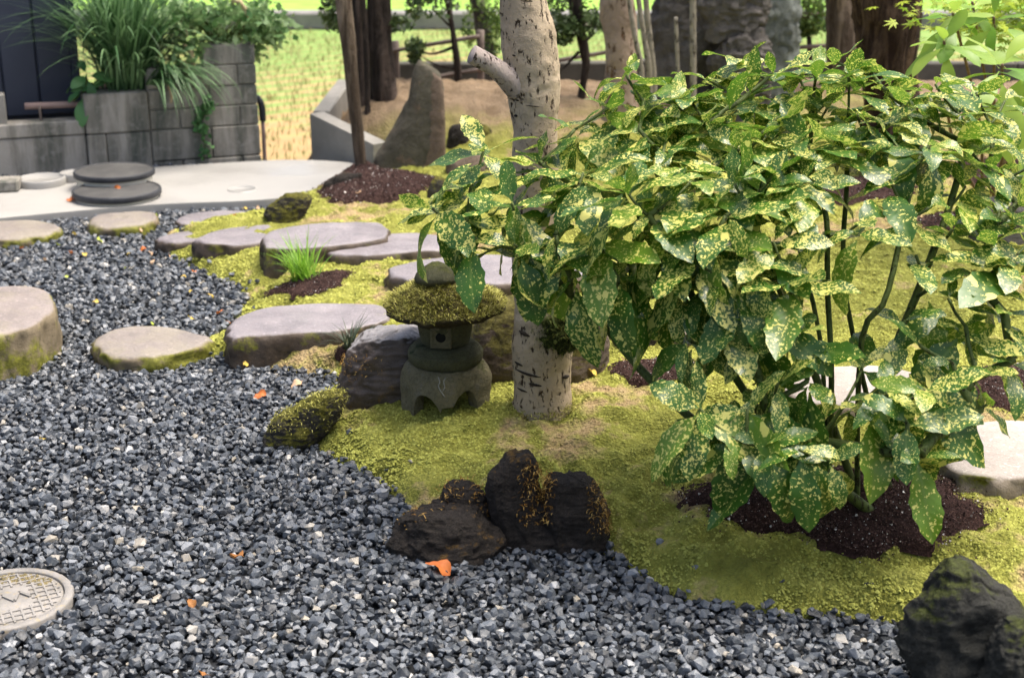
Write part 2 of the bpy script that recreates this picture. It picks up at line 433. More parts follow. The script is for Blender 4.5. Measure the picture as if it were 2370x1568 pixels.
# leaves
def aucuba(name, base1, base2, spot, dense=0.5, young=0.25):
    m = Mat(name, 0.26, 0.5)
    u = m.new('ShaderNodeUVMap').outputs[0]
    r = m.math('FRACT', m.math('ADD', m.math('MULTIPLY', m.rnd(), 7.31), m.math('MULTIPLY', m.isl(), 5.77)))
    cb = m.new('ShaderNodeCombineXYZ'); m.put(cb.inputs[2], m.math('MULTIPLY', r, 61.0)); m.put(cb.inputs[0], m.math('MULTIPLY', r, 3.1))
    ad = m.new('ShaderNodeVectorMath', operation='ADD'); m.put(ad.inputs[0], u); m.put(ad.inputs[1], cb.outputs[0]); v = ad.outputs[0]
    r2 = m.math('FRACT', m.math('MULTIPLY', r, 13.7))
    thr = m.math('SUBTRACT', 0.030, m.math('MULTIPLY', r2, 0.105))
    s1 = m.math('GREATER_THAN', m.math('ADD', m.noise(180, 2, 0.5, v=v), thr), 0.572)
    s3 = m.math('GREATER_THAN', m.math('ADD', m.noise(72, 3, 0.6, v=v), thr), 0.60)
    s2 = m.math('GREATER_THAN', m.noise(27, 3, 0.5, v=v), 0.65)
    sp = m.math('MAXIMUM', m.math('MAXIMUM', s1, s3), s2)
    yg = m.ramp(r, (1 - young, 0.0), (1 - young * 0.5, 0.85))
    g = m.mix(m.ramp(m.noise(16, 3, v=v), (0.3, 0.0), (0.7, 1.0)), base1, base2)
    g = m.mix(yg, g, (0.14, 0.25, 0.022))
    x = m.xyz(u); ay = m.math('ABSOLUTE', x[1])
    rib = m.ramp(ay, (0.0012, 0.55), (0.0022, 0.0))
    g = m.mix(rib, g, (0.16, 0.24, 0.05))
    c = m.mix(sp, g, m.mix(r2, spot, tuple(min(1, k * 1.15) for k in spot)))
    m.col(c)
    vein = m.math('SINE', m.math('ADD', m.math('MULTIPLY', x[0], 420.0), m.math('MULTIPLY', ay, -420.0)))
    m.bump(m.math('ADD', m.math('MULTIPLY', vein, 0.10), m.noise(60, 3, v=v)), 0.22, 0.004)
    m.rough(m.ramp(m.noise(20, 2, v=v), (0.3, 0.26), (0.7, 0.44)))
    m.translucent(m.mix(0.35, c, (0.22, 0.44, 0.035)), 0.33)
    return m.m
M_AUC = aucuba('spotted_laurel_leaf', (0.022, 0.080, 0.010), (0.060, 0.158, 0.018), (0.66, 0.63, 0.17), young=0.18)
M_STEM = barkmat('green_stem', (0.055, 0.085, 0.02), (0.10, 0.13, 0.035), (0.03, 0.03, 0.012), True, 1.5, 0.5)
M_STEMB = speckled('brown_twig', (0.10, 0.065, 0.04), (0.24, 0.16, 0.10), 30, 0.8)
def leafmat(name, a, b, rough=0.45, tr=0.3, sc=6, island=True):
    m = Mat(name, rough, 0.4)
    f = m.math('FRACT', m.math('ADD', m.rnd(), m.isl())) if island else m.noise(sc, 4)
    c = m.ramp(f, (0.1, a), (0.9, b)); m.col(c); m.translucent(c, tr); return m.m
M_LIME = leafmat('lime_leaf', (0.14, 0.30, 0.03), (0.34, 0.48, 0.075), 0.4, 0.45)
M_MAPLE = leafmat('maple_leaf', (0.22, 0.36, 0.03), (0.46, 0.55, 0.08), 0.5, 0.45)
M_GRASS = leafmat('bright_grass', (0.12, 0.30, 0.02), (0.30, 0.50, 0.06), 0.45, 0.4)
M_DGRASS = leafmat('dark_lily_turf', (0.015, 0.03, 0.014), (0.06, 0.085, 0.05), 0.35, 0.15)
M_PAMPAS = leafmat('pampas_blade', (0.035, 0.10, 0.03), (0.20, 0.34, 0.15), 0.45, 0.25)
M_WEED = leafmat('weed_leaf', (0.11, 0.24, 0.07), (0.34, 0.48, 0.22), 0.5, 0.3)
M_BROAD = leafmat('broad_green_leaf', (0.05, 0.16, 0.05), (0.14, 0.30, 0.10), 0.4, 0.25)
M_DARKL = leafmat('dark_tree_leaf', (0.025, 0.05, 0.014), (0.09, 0.14, 0.04), 0.5, 0.25)
M_MIDL = leafmat('mid_green_tree_leaf', (0.05, 0.11, 0.02), (0.16, 0.24, 0.05), 0.5, 0.3)
M_PLUME = speckled('pampas_plume', (0.42, 0.31, 0.17), (0.62, 0.49, 0.30), 30, 0.95)
_m = Mat('variegated_leaf', 0.4, 0.4); _u = _m.new('ShaderNodeUVMap').outputs[0]; _x = _m.xyz(_u)
_m.col(_m.mix(_m.ramp(_m.math('ADD', _m.math('ABSOLUTE', _x[1]), _m.math('MULTIPLY', _m.noise(40, 3), 0.006)), (0.009, 0.0), (0.011, 1.0)), (0.05, 0.13, 0.03), (0.55, 0.6, 0.36)))
M_VAR = _m.m
def fallen(name, a, b):
    m = Mat(name, 0.6, 0.3); u = m.new('ShaderNodeUVMap').outputs[0]
    m.col(m.ramp(m.noise(45, 4, v=u), (0.3, a), (0.7, b))); m.translucent(b, 0.2); return m.m
M_FL = {'orange': fallen('orange_fallen_leaf', (0.42, 0.10, 0.025), (0.62, 0.20, 0.05)),
        'yellow': fallen('yellow_fallen_leaf', (0.55, 0.36, 0.05), (0.75, 0.56, 0.12)),
        'brown': fallen('brown_fallen_leaf', (0.22, 0.09, 0.025), (0.38, 0.17, 0.05)),
        'pale': fallen('pale_peach_fallen_leaf', (0.55, 0.33, 0.17), (0.72, 0.50, 0.32)),
        'green': fallen('lime_fallen_leaf', (0.30, 0.38, 0.05), (0.48, 0.55, 0.10))}
# man-made
_m = Mat('weathered_concrete', 0.88, 0.25)
_v = _m.vec(scale=(9, 9, 1.2)); _st = _m.noise(1.0, 5, 0.65, v=_v)
_c = _m.ramp(_st, (0.38, (0.10, 0.108, 0.09)), (0.5, (0.235, 0.222, 0.19)), (0.62, (0.40, 0.375, 0.33)))
_c = _m.mix(_m.math('MULTIPLY', _m.rnd(), 0.35), _c, (0.15, 0.14, 0.115))
_m.col(_m.mix(_m.ramp(_m.noise(26, 5, 0.7), (0.5, 0.0), (0.72, 0.6)), _c, (0.36, 0.345, 0.315))); _m.bump(_m.noise(70, 5, 0.7), 0.5, 0.006)
M_CONC = _m.m
M_KERB = speckled('grey_kerb_concrete', (0.19, 0.182, 0.16), (0.29, 0.278, 0.25), 5, 0.85)
_m = Mat('white_concrete_slab', 0.6, 0.3)
_m.col(_m.mix(_m.ramp(_m.noise(1.6, 5, 0.6), (0.48, 0.0), (0.66, 0.45)), (0.33, 0.322, 0.30), (0.25, 0.243, 0.226)))
_m.rough(_m.ramp(_m.noise(2.2, 3), (0.45, 0.62), (0.6, 0.3))); _m.bump(_m.noise(60, 4), 0.15, 0.003)
M_SLAB = _m.m
M_NAVY = Mat('navy_shed_panel', 0.45, 0.4).col((0.028, 0.036, 0.058)); _mm = M_NAVY; _mm.col(_mm.ramp(_mm.noise(3, 5), (0.3, (0.024, 0.031, 0.052)), (0.7, (0.038, 0.046, 0.07)))); _mm.bump(_mm.noise(160, 2), 0.2, 0.002); M_NAVY = _mm.m
M_LID = speckled('black_plastic_lid', (0.022, 0.024, 0.028), (0.06, 0.062, 0.068), 14, 0.5, 0.4, 120)
M_LIDTOP = speckled('dusty_lid_top', (0.045, 0.045, 0.044), (0.105, 0.103, 0.098), 9, 0.6, 0.4, 90)
M_COLLAR = speckled('cream_tank_collar', (0.48, 0.46, 0.38), (0.62, 0.60, 0.52), 9, 0.6)
M_MAN = speckled('worn_manhole_plastic', (0.17, 0.162, 0.148), (0.28, 0.265, 0.245), 16, 0.6, 0.3, 90, c3=(0.30, 0.25, 0.16))
M_PIPE = speckled('dusty_pink_pipe', (0.24, 0.165, 0.145), (0.34, 0.245, 0.215), 9, 0.6)
M_PIPEB = speckled('black_pipe_elbow', (0.015, 0.017, 0.022), (0.035, 0.038, 0.045), 9, 0.5)
M_RAIL = speckled('weathered_rail', (0.11, 0.085, 0.07), (0.22, 0.175, 0.15), 9, 0.85)
M_LOWW = speckled('dark_low_wall', (0.05, 0.048, 0.04), (0.12, 0.115, 0.095), 4, 0.9)
M_ROADW = speckled('grey_road_wall', (0.15, 0.145, 0.135), (0.26, 0.25, 0.235), 3, 0.9)
M_POLE = barkmat('bamboo_pole', (0.22, 0.19, 0.14), (0.38, 0.34, 0.27), (0.10, 0.085, 0.06), True, 0.7, 0.6)
_m = Mat('red_brown_soil', 0.95, 0.1)
_m.col(_m.ramp(_m.noise(110, 4, 0.7), (0.3, (0.022, 0.012, 0.010)), (0.7, (0.075, 0.042, 0.036)))); _m.bump(_m.noise(190, 4, 0.7), 1.0, 0.01)
M_SOIL = _m.m
_m = Mat('soil_granules', 0.9, 0.2)
_m.col(_m.ramp(_m.isl(), (0.0, (0.02, 0.011, 0.009)), (0.6, (0.07, 0.04, 0.034)), (0.970, (0.14, 0.085, 0.07)), (0.975, (0.55, 0.51, 0.46)), (1.0, (0.75, 0.72, 0.68))))
M_GRAN = _m.m
# fields
_m = Mat('stubble_field', 0.95, 0.1)
_w = _m.new('ShaderNodeTexWave'); _mp = _m.new('ShaderNodeMapping'); _m.put(_mp.inputs[0], _m.oc())
_mp.inputs['Rotation'].default_value = (0, 0, R(52)); _m.put(_w.inputs[0], _mp.outputs[0])
_w.inputs['Scale'].default_value, _w.inputs['Distortion'].default_value, _w.inputs['Detail'].default_value, _w.inputs['Detail Scale'].default_value = 1.0, 1.6, 3, 1.4
_x = _m.xyz()
_g = _m.math('ADD', _m.math('MULTIPLY', _x[1], 0.066), _m.math('MULTIPLY', _m.noise(0.7, 4), 0.75))
_k = _m.math('ADD', _g, _m.math('MULTIPLY', _w.outputs['Fac'], 0.34))
_m.col(_m.ramp(_k, (0.80, (0.44, 0.30, 0.13)), (1.0, (0.42, 0.34, 0.12)), (1.13, (0.30, 0.36, 0.08))))
_m.col(_m.ramp(_m.math('MULTIPLY', _k, 0.6), (0.60, (0.36, 0.24, 0.12)), (0.74, (0.36, 0.27, 0.13)), (0.84, (0.25, 0.29, 0.10)), (0.95, (0.18, 0.28, 0.08))))
M_STUBBLE = _m.m
M_GREENF = speckled('green_paddy', (0.15, 0.32, 0.04), (0.29, 0.46, 0.08), 1.5, 0.95, 0.2, 30)
M_STUBT = leafmat('stubble_blades', (0.18, 0.22, 0.06), (0.40, 0.32, 0.16), 0.7, 0.2)
# ------------------------------------------------------------------ the lie of the land
MPX = [(2215, 1640), (2160, 1560), (2110, 1490), (2085, 1452), (1990, 1432), (1850, 1430), (1700, 1414), (1590, 1393), (1500, 1352), (1430, 1300), (1380, 1272),
       (1180, 1225), (1000, 1225), (935, 1195), (912, 1150), (850, 1112), (780, 1072), (720, 1037), (690, 1000), (705, 950), (785, 902), (790, 884), (700, 868), (600, 853),
       (500, 838), (440, 822), (478, 792), (525, 762), (560, 715), (566, 690), (540, 665), (480, 640), (430, 615), (384, 592), (372, 565), (385, 545), (480, 522),
       (600, 505), (635, 482), (690, 458), (740, 442), (775, 424), (845, 402), (852, 392), (722, 368)]
MOSS_POLY = np.array([atz(*p)[:2] for p in MPX] + [(-1.10, 8.7), (6.0, 8.7), (6.0, 1.2), (1.2, 1.6)])
def sdist(X, Y, poly):
    X, Y = np.asarray(X, float).ravel(), np.asarray(Y, float).ravel()
    out = np.empty(len(X)); A = poly; B = np.roll(poly, -1, 0)
    for c0 in range(0, len(X), 40000):
        x, y = X[c0:c0 + 40000, None], Y[c0:c0 + 40000, None]
        ex, ey = (B - A).T; wx, wy = x - A[:, 0], y - A[:, 1]
        t = np.clip((wx * ex + wy * ey) / (ex * ex + ey * ey + 1e-12), 0, 1)
        d = np.sqrt(((wx - ex * t) ** 2 + (wy - ey * t) ** 2).min(1))
        cr = ((A[:, 1] <= y) != (B[:, 1] <= y)) & (x < A[:, 0] + (y - A[:, 1]) * ex / np.where(np.abs(ey) < 1e-12, 1e-12, ey))
        out[c0:c0 + 40000] = np.where(cr.sum(1) % 2 == 1, d, -d)
    return out
def inside(p, poly, m=0.0):                            # which points lie in a small outline (m: signed margin)
    out = np.zeros(len(p), bool); lo, hi = poly.min(0) - 0.02, poly.max(0) + 0.02
    k = np.where((p[:, 0] > lo[0]) & (p[:, 0] < hi[0]) & (p[:, 1] > lo[1]) & (p[:, 1] < hi[1]))[0]
    if len(k): out[k] = sdist(p[k, 0], p[k, 1], poly) > m
    return out
def Hd(x, y, d):
    dd = np.maximum(d, 0)
    z = 0.088 * (1 - np.exp(-dd / 0.11)) + 0.035 * smooth(0, 1.0, dd) + 0.20 * smooth(6.7, 7.9, y) * smooth(0, 0.35, dd)
    z = z + 0.018 * np.sin(x * 2.3 + 0.7) * np.cos(y * 1.9) * smooth(0.1, 0.7, dd)
    return np.where(d > 0, z, -0.004)
def H(x, y):
    x, y = np.atleast_1d(np.asarray(x, float)), np.atleast_1d(np.asarray(y, float))
    return Hd(x, y, sdist(x, y, MOSS_POLY))
def atg(px, py):
    z = 0.0
    for _ in range(14):
        p = atz(px, py, z); z = 0.5 * z + 0.5 * float(H(p[0], p[1])[0])
    return atz(px, py, z)
# ground sheet out to the horizon: garden level, then down to the paddy
ys = [-80, 1.0, 7.35, 7.6, 30, 120, 900]; zs = [-0.02, -0.02, -0.02, -0.36, -0.36, -0.36, -0.36]
xs = [-900, -60, -6, 6, 60, 900]
mb = MB(); mb.add([(x, y, z) for y, z in zip(ys, zs) for x in xs], gridf(len(ys), len(xs)))
tag(mb.build('ground', M_EARTH), kind='structure')
mb = MB(); mb.add([(x, y, -0.352) for y in np.linspace(7.62, 16.9, 20) for x in np.linspace(-40, 40, 30)], gridf(20, 30))
tag(mb.build('rice_field', M_STUBBLE), kind='structure')
mb = MB(); mb.add([(x, y, -0.30 + 0.0 * y) for y in (17.35, 40, 300) for x in (-300, 0, 300)], gridf(3, 3))
tag(mb.build('far_field', M_GREENF), kind='structure')
# moss bank
yr = 1.55 * np.exp(np.arange(0, 520) * 0.00335); yr = yr[yr < 8.75]
xr = np.arange(-1.75, 4.2, 0.0125)
GX, GY = np.meshgrid(xr, yr); gx, gy = GX.ravel(), GY.ravel()
DD = sdist(gx, gy, MOSS_POLY)
P2 = np.stack([gx, gy, 0 * gx], 1)
edge_wob = 0.02 * fbm(P2 * 9, 3, 5)
gz = Hd(gx, gy, DD + np.where(DD < 0.12, edge_wob, 0))
bil = 1 - np.abs(fbm(P2 * 9, 3, 21))
gz = gz + smooth(0.0, 0.05, DD) * (0.027 * (bil - 0.6) + 0.005 * fbm(P2 * 42, 2, 9))
ny, nx = GX.shape
F = gridf(ny, nx); keep = (DD[F] > -0.03).any(1); F = F[keep]
used = np.unique(F); remap = -np.ones(len(gx), int); remap[used] = np.arange(len(used))
mb = MB(); mb.add(np.stack([gx, gy, np.where(DD > -0.004, gz, -0.03)], 1)[used], remap[F])
tag(mb.build('moss_bank', M_MOSS), kind='structure')
def inframe(P, m=120):
    d = P - np.array([0, 0, CAMZ]); w = d @ FWD
    px, py = CX + FP * d[:, 0] / w, CY - FP * (d @ UP) / w
    return (px > -m) & (px < 2370 + m) & (py < 1568 + m) & (py > -m), px, py

# ------------------------------------------------------------------ stepping stones
STONE_XY = []
def step_stone(outline, zt, h, mat, label, name='stepping_stone', group='stepping stones of the garden path', seed=0, bulge=1.0, rim=0.010, wav=0.004, soft=0.02):
    poly = np.array([atz(px, py, zt)[:2] for px, py in outline])
    poly = catmull(poly, 72, True); c = poly.mean(0)
    STONE_XY.append(c + (poly - c) * 1.0)
    rel = poly - c; size = np.abs(rel).max()
    P3 = np.concatenate([poly * 6, np.zeros((72, 1))], 1)
    rel = rel * (1 + 0.05 * fbm(P3, 3, seed + 3) + 0.012 * fbm(P3 * 5, 2, seed + 4))[:, None]
    rad = np.linalg.norm(rel, axis=1).mean()
    ins = lambda q: 1 - q / rad
    i1 = ins(rim * 1.6)
    prof = [(0.02, 0.0), (0.25, 0.0), (0.5, 0.0), (0.5 + (i1 - 0.5) * 0.5, -0.0005), (0.5 + (i1 - 0.5) * 0.85, -0.001), (i1, -0.002), (ins(rim * 0.5), -rim * 0.35), (1.0, -rim * 1.0)] + [
            (1.0 + (bulge - 1) * q, -rim - (h - rim) * q) for q in (0.12, 0.3, 0.5, 0.75, 1.0)]
    V = []
    for s, dz in prof:
        V.append(np.concatenate([c + rel * s, np.full((72, 1), zt + dz)], 1))
    V = np.concatenate(V)
    n = fbm(np.concatenate([V[:, :2] * 7, V[:, 2:] * 9], 1) + seed * 3.1, 4, seed)
    side = smooth(0, rim * 2, zt - V[:, 2])
    V[:, 2] += wav * n * (1 - side)
    V[:, :2] += (V[:, :2] - c) / rad * (0.013 * ridged(V * [24, 24, 60] + seed, 4, seed + 9) * side * min(rad, 0.2) / 0.2)[:, None]
    mb = MB(); V = np.concatenate([V, [[c[0], c[1], zt]]])
    k = np.arange(72)
    mb.add(V, [gridf(len(prof), 72, True)[:, ::-1], np.stack([k, (k + 1) % 72, np.full(72, len(V) - 1)], 1)])
    o = mb.build(name, mat, base=(c[0], c[1], zt - h)); tag(o, label, name.replace('_', ' ').replace('stepping stone', 'stepping stone'), group)
    return o
step_stone([(-80, 712), (-40, 670), (25, 658), (90, 668), (120, 690), (119, 712), (85, 738), (40, 756), (-20, 770), (-70, 760)], 0.165, 0.2, M_STEPT,
           'tall round stone block with brown mossy sides, cut by the left edge', seed=1, bulge=1.03, rim=0.012, wav=0.006)
step_stone([(221, 790), (262, 762), (330, 752), (400, 756), (455, 768), (484, 776), (470, 790), (420, 808), (350, 822), (270, 820), (230, 808)], 0.062, 0.085, M_STEPB,
           'flat beige stepping stone with rough edge standing alone in the gravel', seed=2, rim=0.009)
step_stone([(530, 755), (560, 728), (620, 708), (700, 701), (790, 700), (880, 704), (893, 728), (850, 748), (770, 762), (680, 768), (590, 774), (532, 776)], 0.115, 0.12, M_STEP,
           'long wet grey stepping stone in moss just left of the lantern', seed=3, rim=0.009, bulge=1.02)
step_stone([(610, 548), (640, 530), (700, 520), (780, 514), (860, 512), (890, 522), (880, 545), (800, 560), (710, 570), (640, 572), (612, 566)], 0.165, 0.15, M_STEP,
           'wet grey stepping stone behind the bright grass tuft, with thick left end', seed=4, rim=0.008, bulge=1.02)
step_stone([(462, 548), (510, 530), (580, 521), (660, 515), (730, 516), (745, 528), (700, 545), (620, 556), (540, 562), (470, 561)], 0.10, 0.11, M_STEP,
           'second wet stepping stone from the gravel in the overlapping row', seed=5, rim=0.008, bulge=1.02)
step_stone([(365, 545), (420, 531), (500, 525), (560, 524), (600, 530), (560, 545), (490, 553), (410, 556), (372, 553)], 0.062, 0.09, M_STEP,
           'first wet stepping stone of the overlapping row, at the gravel tip', seed=6, rim=0.012)
step_stone([(742, 568), (800, 550), (880, 540), (960, 536), (1020, 540), (1060, 552), (1040, 572), (960, 580), (860, 586), (780, 584), (745, 577)], 0.140, 0.13, M_STEP,
           'wet grey stepping stone with shaggy brown front edge right of the grass tuft', seed=7, rim=0.008, bulge=1.02)
step_stone([(905, 618), (960, 602), (1040, 592), (1140, 588), (1260, 592), (1340, 606), (1352, 628), (1290, 646), (1180, 652), (1060, 652), (960, 646), (912, 634)], 0.175, 0.13, M_STEP,
           'wide grey stone half hidden behind lantern top and pale trunk', seed=8, rim=0.008, bulge=1.02)
step_stone([(-70, 530), (-30, 512), (30, 506), (90, 507), (128, 515), (136, 528), (110, 540), (50, 548), (-20, 550)], 0.05, 0.07, M_STEPB,
           'flat stepping stone at the left edge beside the white slab', seed=9, rim=0.012)
step_stone([(205, 512), (225, 496), (270, 490), (320, 487), (354, 490), (358, 502), (330, 516), (270, 523), (222, 522)], 0.06, 0.09, M_STEPB,
           'brown mossy stepping stone in front of the black tank lids', seed=10, rim=0.012)
step_stone([(412, 505), (440, 492), (500, 486), (550, 486), (584, 492), (578, 504), (530, 514), (460, 518), (420, 515)], 0.05, 0.07, M_STEP,
           'small grey stepping stone near the far end of the gravel', seed=11, rim=0.009)
step_stone([(2165, 1010), (2200, 985), (2280, 973), (2400, 970), (2520, 985), (2560, 1040), (2500, 1085), (2380, 1100), (2270, 1098), (2195, 1070)], 0.15, 0.10, M_PALE,
           'pale flat stone on bright moss at right edge behind the shrub', seed=12, rim=0.008, bulge=1.02)
step_stone([(1810, 885), (1870, 855), (1960, 842), (2070, 848), (2150, 872), (2160, 905), (2080, 925), (1960, 935), (1860, 925)], 0.165, 0.10, M_PALE,
           'pale flat stone glimpsed between the stems of the spotted shrub', seed=13, rim=0.008, bulge=1.02)
step_stone([(1500, 735), (1540, 712), (1620, 700), (1700, 706), (1740, 726), (1700, 752), (1620, 762), (1540, 756)], 0.18, 0.10, M_PALE,
           'pale flat stone behind the small white-edged plant', seed=14, rim=0.008, bulge=1.02)
step_stone([(905, 795), (930, 772), (975, 762), (1020, 764), (1040, 780), (1010, 800), (950, 806)], 0.14, 0.10, M_STEP,
           'small pale grey stone just behind the lantern and wet rock', seed=15, rim=0.012)

# ------------------------------------------------------------------ white slab at the end of the gravel
SL = [(-700, 585), (-300, 540), (0, 505), (330, 475), (560, 465), (660, 456), (730, 436), (800, 412), (848, 396), (838, 383), (790, 374), (700, 370), (600, 372), (350, 387), (0, 411), (-300, 428), (-700, 455)]
SLAB = np.array([atz(px, py, 0.045)[:2] for px, py in SL]); SLABC = catmull(SLAB, 110, True)
c = SLABC.mean(0); V = []
for s, z in ((1.0, -0.05), (1.0, 0.036), (0.998, 0.045)):
    V.append(np.concatenate([c + (SLABC - c) * s, np.full((110, 1), z)], 1))
mb = MB(); V = np.concatenate(V); mb.add(V, gridf(3, 110, True)); mb.add(V[220:], [np.arange(110)[None, :]])
tag(mb.build('concrete_slab', M_SLAB, sm=False), kind='structure')

# ------------------------------------------------------------------ manhole in the gravel
MC = atz(16, 1402, 0.0) - np.array([0, 0, 0.006]); MR = 0.139
rt = root('manhole_cover', MC)
tag(rt, 'round worn grey manhole cover in the gravel at left edge', 'manhole')
mb = MB(); lathe(mb, [(0.0, 0.022), (MR * 0.84, 0.022), (MR * 0.845, 0.018), (MR * 0.845, 0.0)], MC, 72); mb.build('cover_plate', M_MAN, rt)
mb = MB(); lathe(mb, [(MR * 0.86, 0.0), (MR * 0.86, 0.024), (MR * 0.87, 0.026), (MR * 0.98, 0.026), (MR, 0.022), (MR, -0.01)], MC, 72); mb.build('rim', M_MAN, rt)
mb = MB()
for ang in (28, 118):
    u = np.array([math.cos(R(ang)), math.sin(R(ang)), 0]); v = np.array([-u[1], u[0], 0])
    for k in range(-5, 6):
        off = k * MR * 0.148; hl = math.sqrt(max(0, (MR * 0.80) ** 2 - off ** 2))
        segs = [(-hl, hl)] if abs(k) > 2 else [(-hl, -MR * 0.36), (MR * 0.36, hl)]
        for a, b in segs:
            if b - a > 0.01:
                box(mb, MC + u * a + v * (off - 0.0022) + np.array([0, 0, 0.0215]), u * (b - a), v * 0.0044, np.array([0, 0, 0.0033 if ang == 28 else 0.0031]))
mb.build('rib_pattern', M_MAN, rt, sm=False)
mb = MB(); u = np.array([math.cos(R(30)), math.sin(R(30)), 0]); v = np.array([-u[1], u[0], 0])
pts = [(-0.33, 0.1), (-0.18, -0.14), (-0.04, 0.14), (0.1, -0.14), (0.22, 0.12), (0.34, -0.1)]
for (a, b), (c2, d2) in zip(pts[:-1], pts[1:]):
    p, q = MC + (u * a + v * b) * MR, MC + (u * c2 + v * d2) * MR; d = q - p; n = np.array([-d[1], d[0], 0]); n = n / np.linalg.norm(n) * 0.003
    box(mb, p - n + np.array([0, 0, 0.0215]), d, 2 * n, np.array([0, 0, 0.0045]))
mb.build('raised_mark', M_MAN, rt, sm=False)
mb = MB()
q = rng.uniform(0, 1, (260, 2)); a = R(95) + (q[:, 0] - 0.5) * 1.7; rr = MR * (0.80 - 0.26 * q[:, 1] ** 1.5)
V = np.stack([np.cos(a) * rr, np.sin(a) * rr, np.full(260, 0.022)], 1) + MC
T = np.array([[1, 0, 0], [-0.5, 0.87, 0], [-0.5, -0.87, 0], [0, 0, 1.0]]); TF = np.array([[0, 1, 3], [1, 2, 3], [2, 0, 3]])
mb.add((V[:, None, :] + (rndrot(260, 0.6) @ T.T).transpose(0, 2, 1) * rng.uniform(0.002, 0.006, (260, 1, 1))).reshape(-1, 3), (np.arange(260)[:, None, None] * 4 + TF).reshape(-1, 3))
tag(mb.build('dirt', speckled('olive_dirt', (0.10, 0.08, 0.035), (0.24, 0.2, 0.1), 60, 0.95), rt), kind='stuff')

# ------------------------------------------------------------------ gravel
def hull(n, fl):
    bm = bmesh.new()
    q = rng.normal(size=(n, 3)); q /= np.linalg.norm(q, axis=1)[:, None]; q *= rng.uniform(0.82, 1.08, (n, 1)) * np.array([1, rng.uniform(0.62, 0.9), fl])
    for p in q: bm.verts.new(p)
    bmesh.ops.convex_hull(bm, input=bm.verts[:])
    for v in [v for v in bm.verts if not v.link_faces]: bm.verts.remove(v)
    bmesh.ops.triangulate(bm, faces=bm.faces[:]); bm.verts.index_update()
    V = np.array([list(v.co) for v in bm.verts]); F = np.array([[v.index for v in f.verts] for f in bm.faces]); bm.free()
    return V, F
VARS = [hull(int(rng.integers(14, 20)), rng.uniform(0.48, 0.78)) for _ in range(14)]
def gravel_pts(sp, y0, y1, x0, x1):
    X, Y = np.meshgrid(np.arange(x0, x1, sp), np.arange(y0, y1, sp)); X = X + (np.arange(X.shape[0]) % 2)[:, None] * sp / 2
    p = np.stack([X.ravel(), Y.ravel()], 1); return p + rng.uniform(-0.42, 0.42, p.shape) * sp
def keep_gravel(p):
    d = sdist(p[:, 0], p[:, 1], MOSS_POLY); ok = (d < 0.012) | ((d < 0.09) & (rng.uniform(size=len(p)) < 0.02))
    ok &= sdist(p[:, 0], p[:, 1], SLABC) < 0.0
    ok &= np.hypot(p[:, 0] - MC[0], p[:, 1] - MC[1]) > MR + 0.004
    for s in STONE_XY[:12]: ok &= ~inside(p, s, -0.004)
    return ok
mb = MB(); total = 0
for sp, y0, y1, x0, x1, zz, rs in ((0.0185, 2.0, 4.3, -1.9, 1.75, 0.004, 0.0115), (0.0185, 2.0, 4.3, -1.9, 1.75, 0.012, 0.0115), (0.0225, 4.3, 7.3, -3.2, 0.2, 0.006, 0.0135), (0.025, 4.3, 7.3, -3.2, 0.2, 0.013, 0.0122)):
    p = gravel_pts(sp, y0, y1, x0, x1)
    f, _, _ = inframe(np.concatenate([p, np.zeros((len(p), 1))], 1), 420); p = p[f]; p = p[keep_gravel(p)]
    if zz > 0.01: p = p[rng.uniform(size=len(p)) < 0.72]
    hz = zz + np.maximum(H(p[:, 0], p[:, 1]), 0) * 0.9 + rng.uniform(0, 0.006, len(p)) + 0.007 * fbm(np.concatenate([p * 3.5, np.zeros((len(p), 1))], 1), 2, 77)
    size = rs * np.exp(np.clip(rng.normal(0, 0.30, len(p)), -0.7, 0.55)); which = rng.integers(0, len(VARS), len(p))
    for k, (v, fa) in enumerate(VARS):
        s = which == k; n = int(s.sum())
        if not n: continue
        W = (rndrot(n, 0.55) @ v.T).transpose(0, 2, 1) * size[s][:, None, None] + np.concatenate([p[s], hz[s][:, None]], 1)[:, None, :]
        mb.add(W.reshape(-1, 3), (np.arange(n)[:, None, None] * len(v) + fa).reshape(-1, 3)); total += n * len(fa)
print('gravel tris', total)
tag(mb.build('gravel', M_GRAVEL, sm=False), 'dark blue grey crushed stone gravel covering the yard', 'gravel', kind='stuff')
_m = Mat('dark_gravel_bed', 0.9, 0.2); _m.col(_m.ramp(_m.voro(55, out='Distance'), (0.1, (0.03, 0.033, 0.038)), (0.7, (0.008, 0.009, 0.01))))  # dark bed under the chips, nearly black between its cells
mb = MB(); mb.add([(x, y, -0.002) for y in (1.0, 4.0, 7.34) for x in (-6, 0, 2.2)], gridf(3, 3)); tag(mb.build('gravel_bed', _m.m), kind='structure')

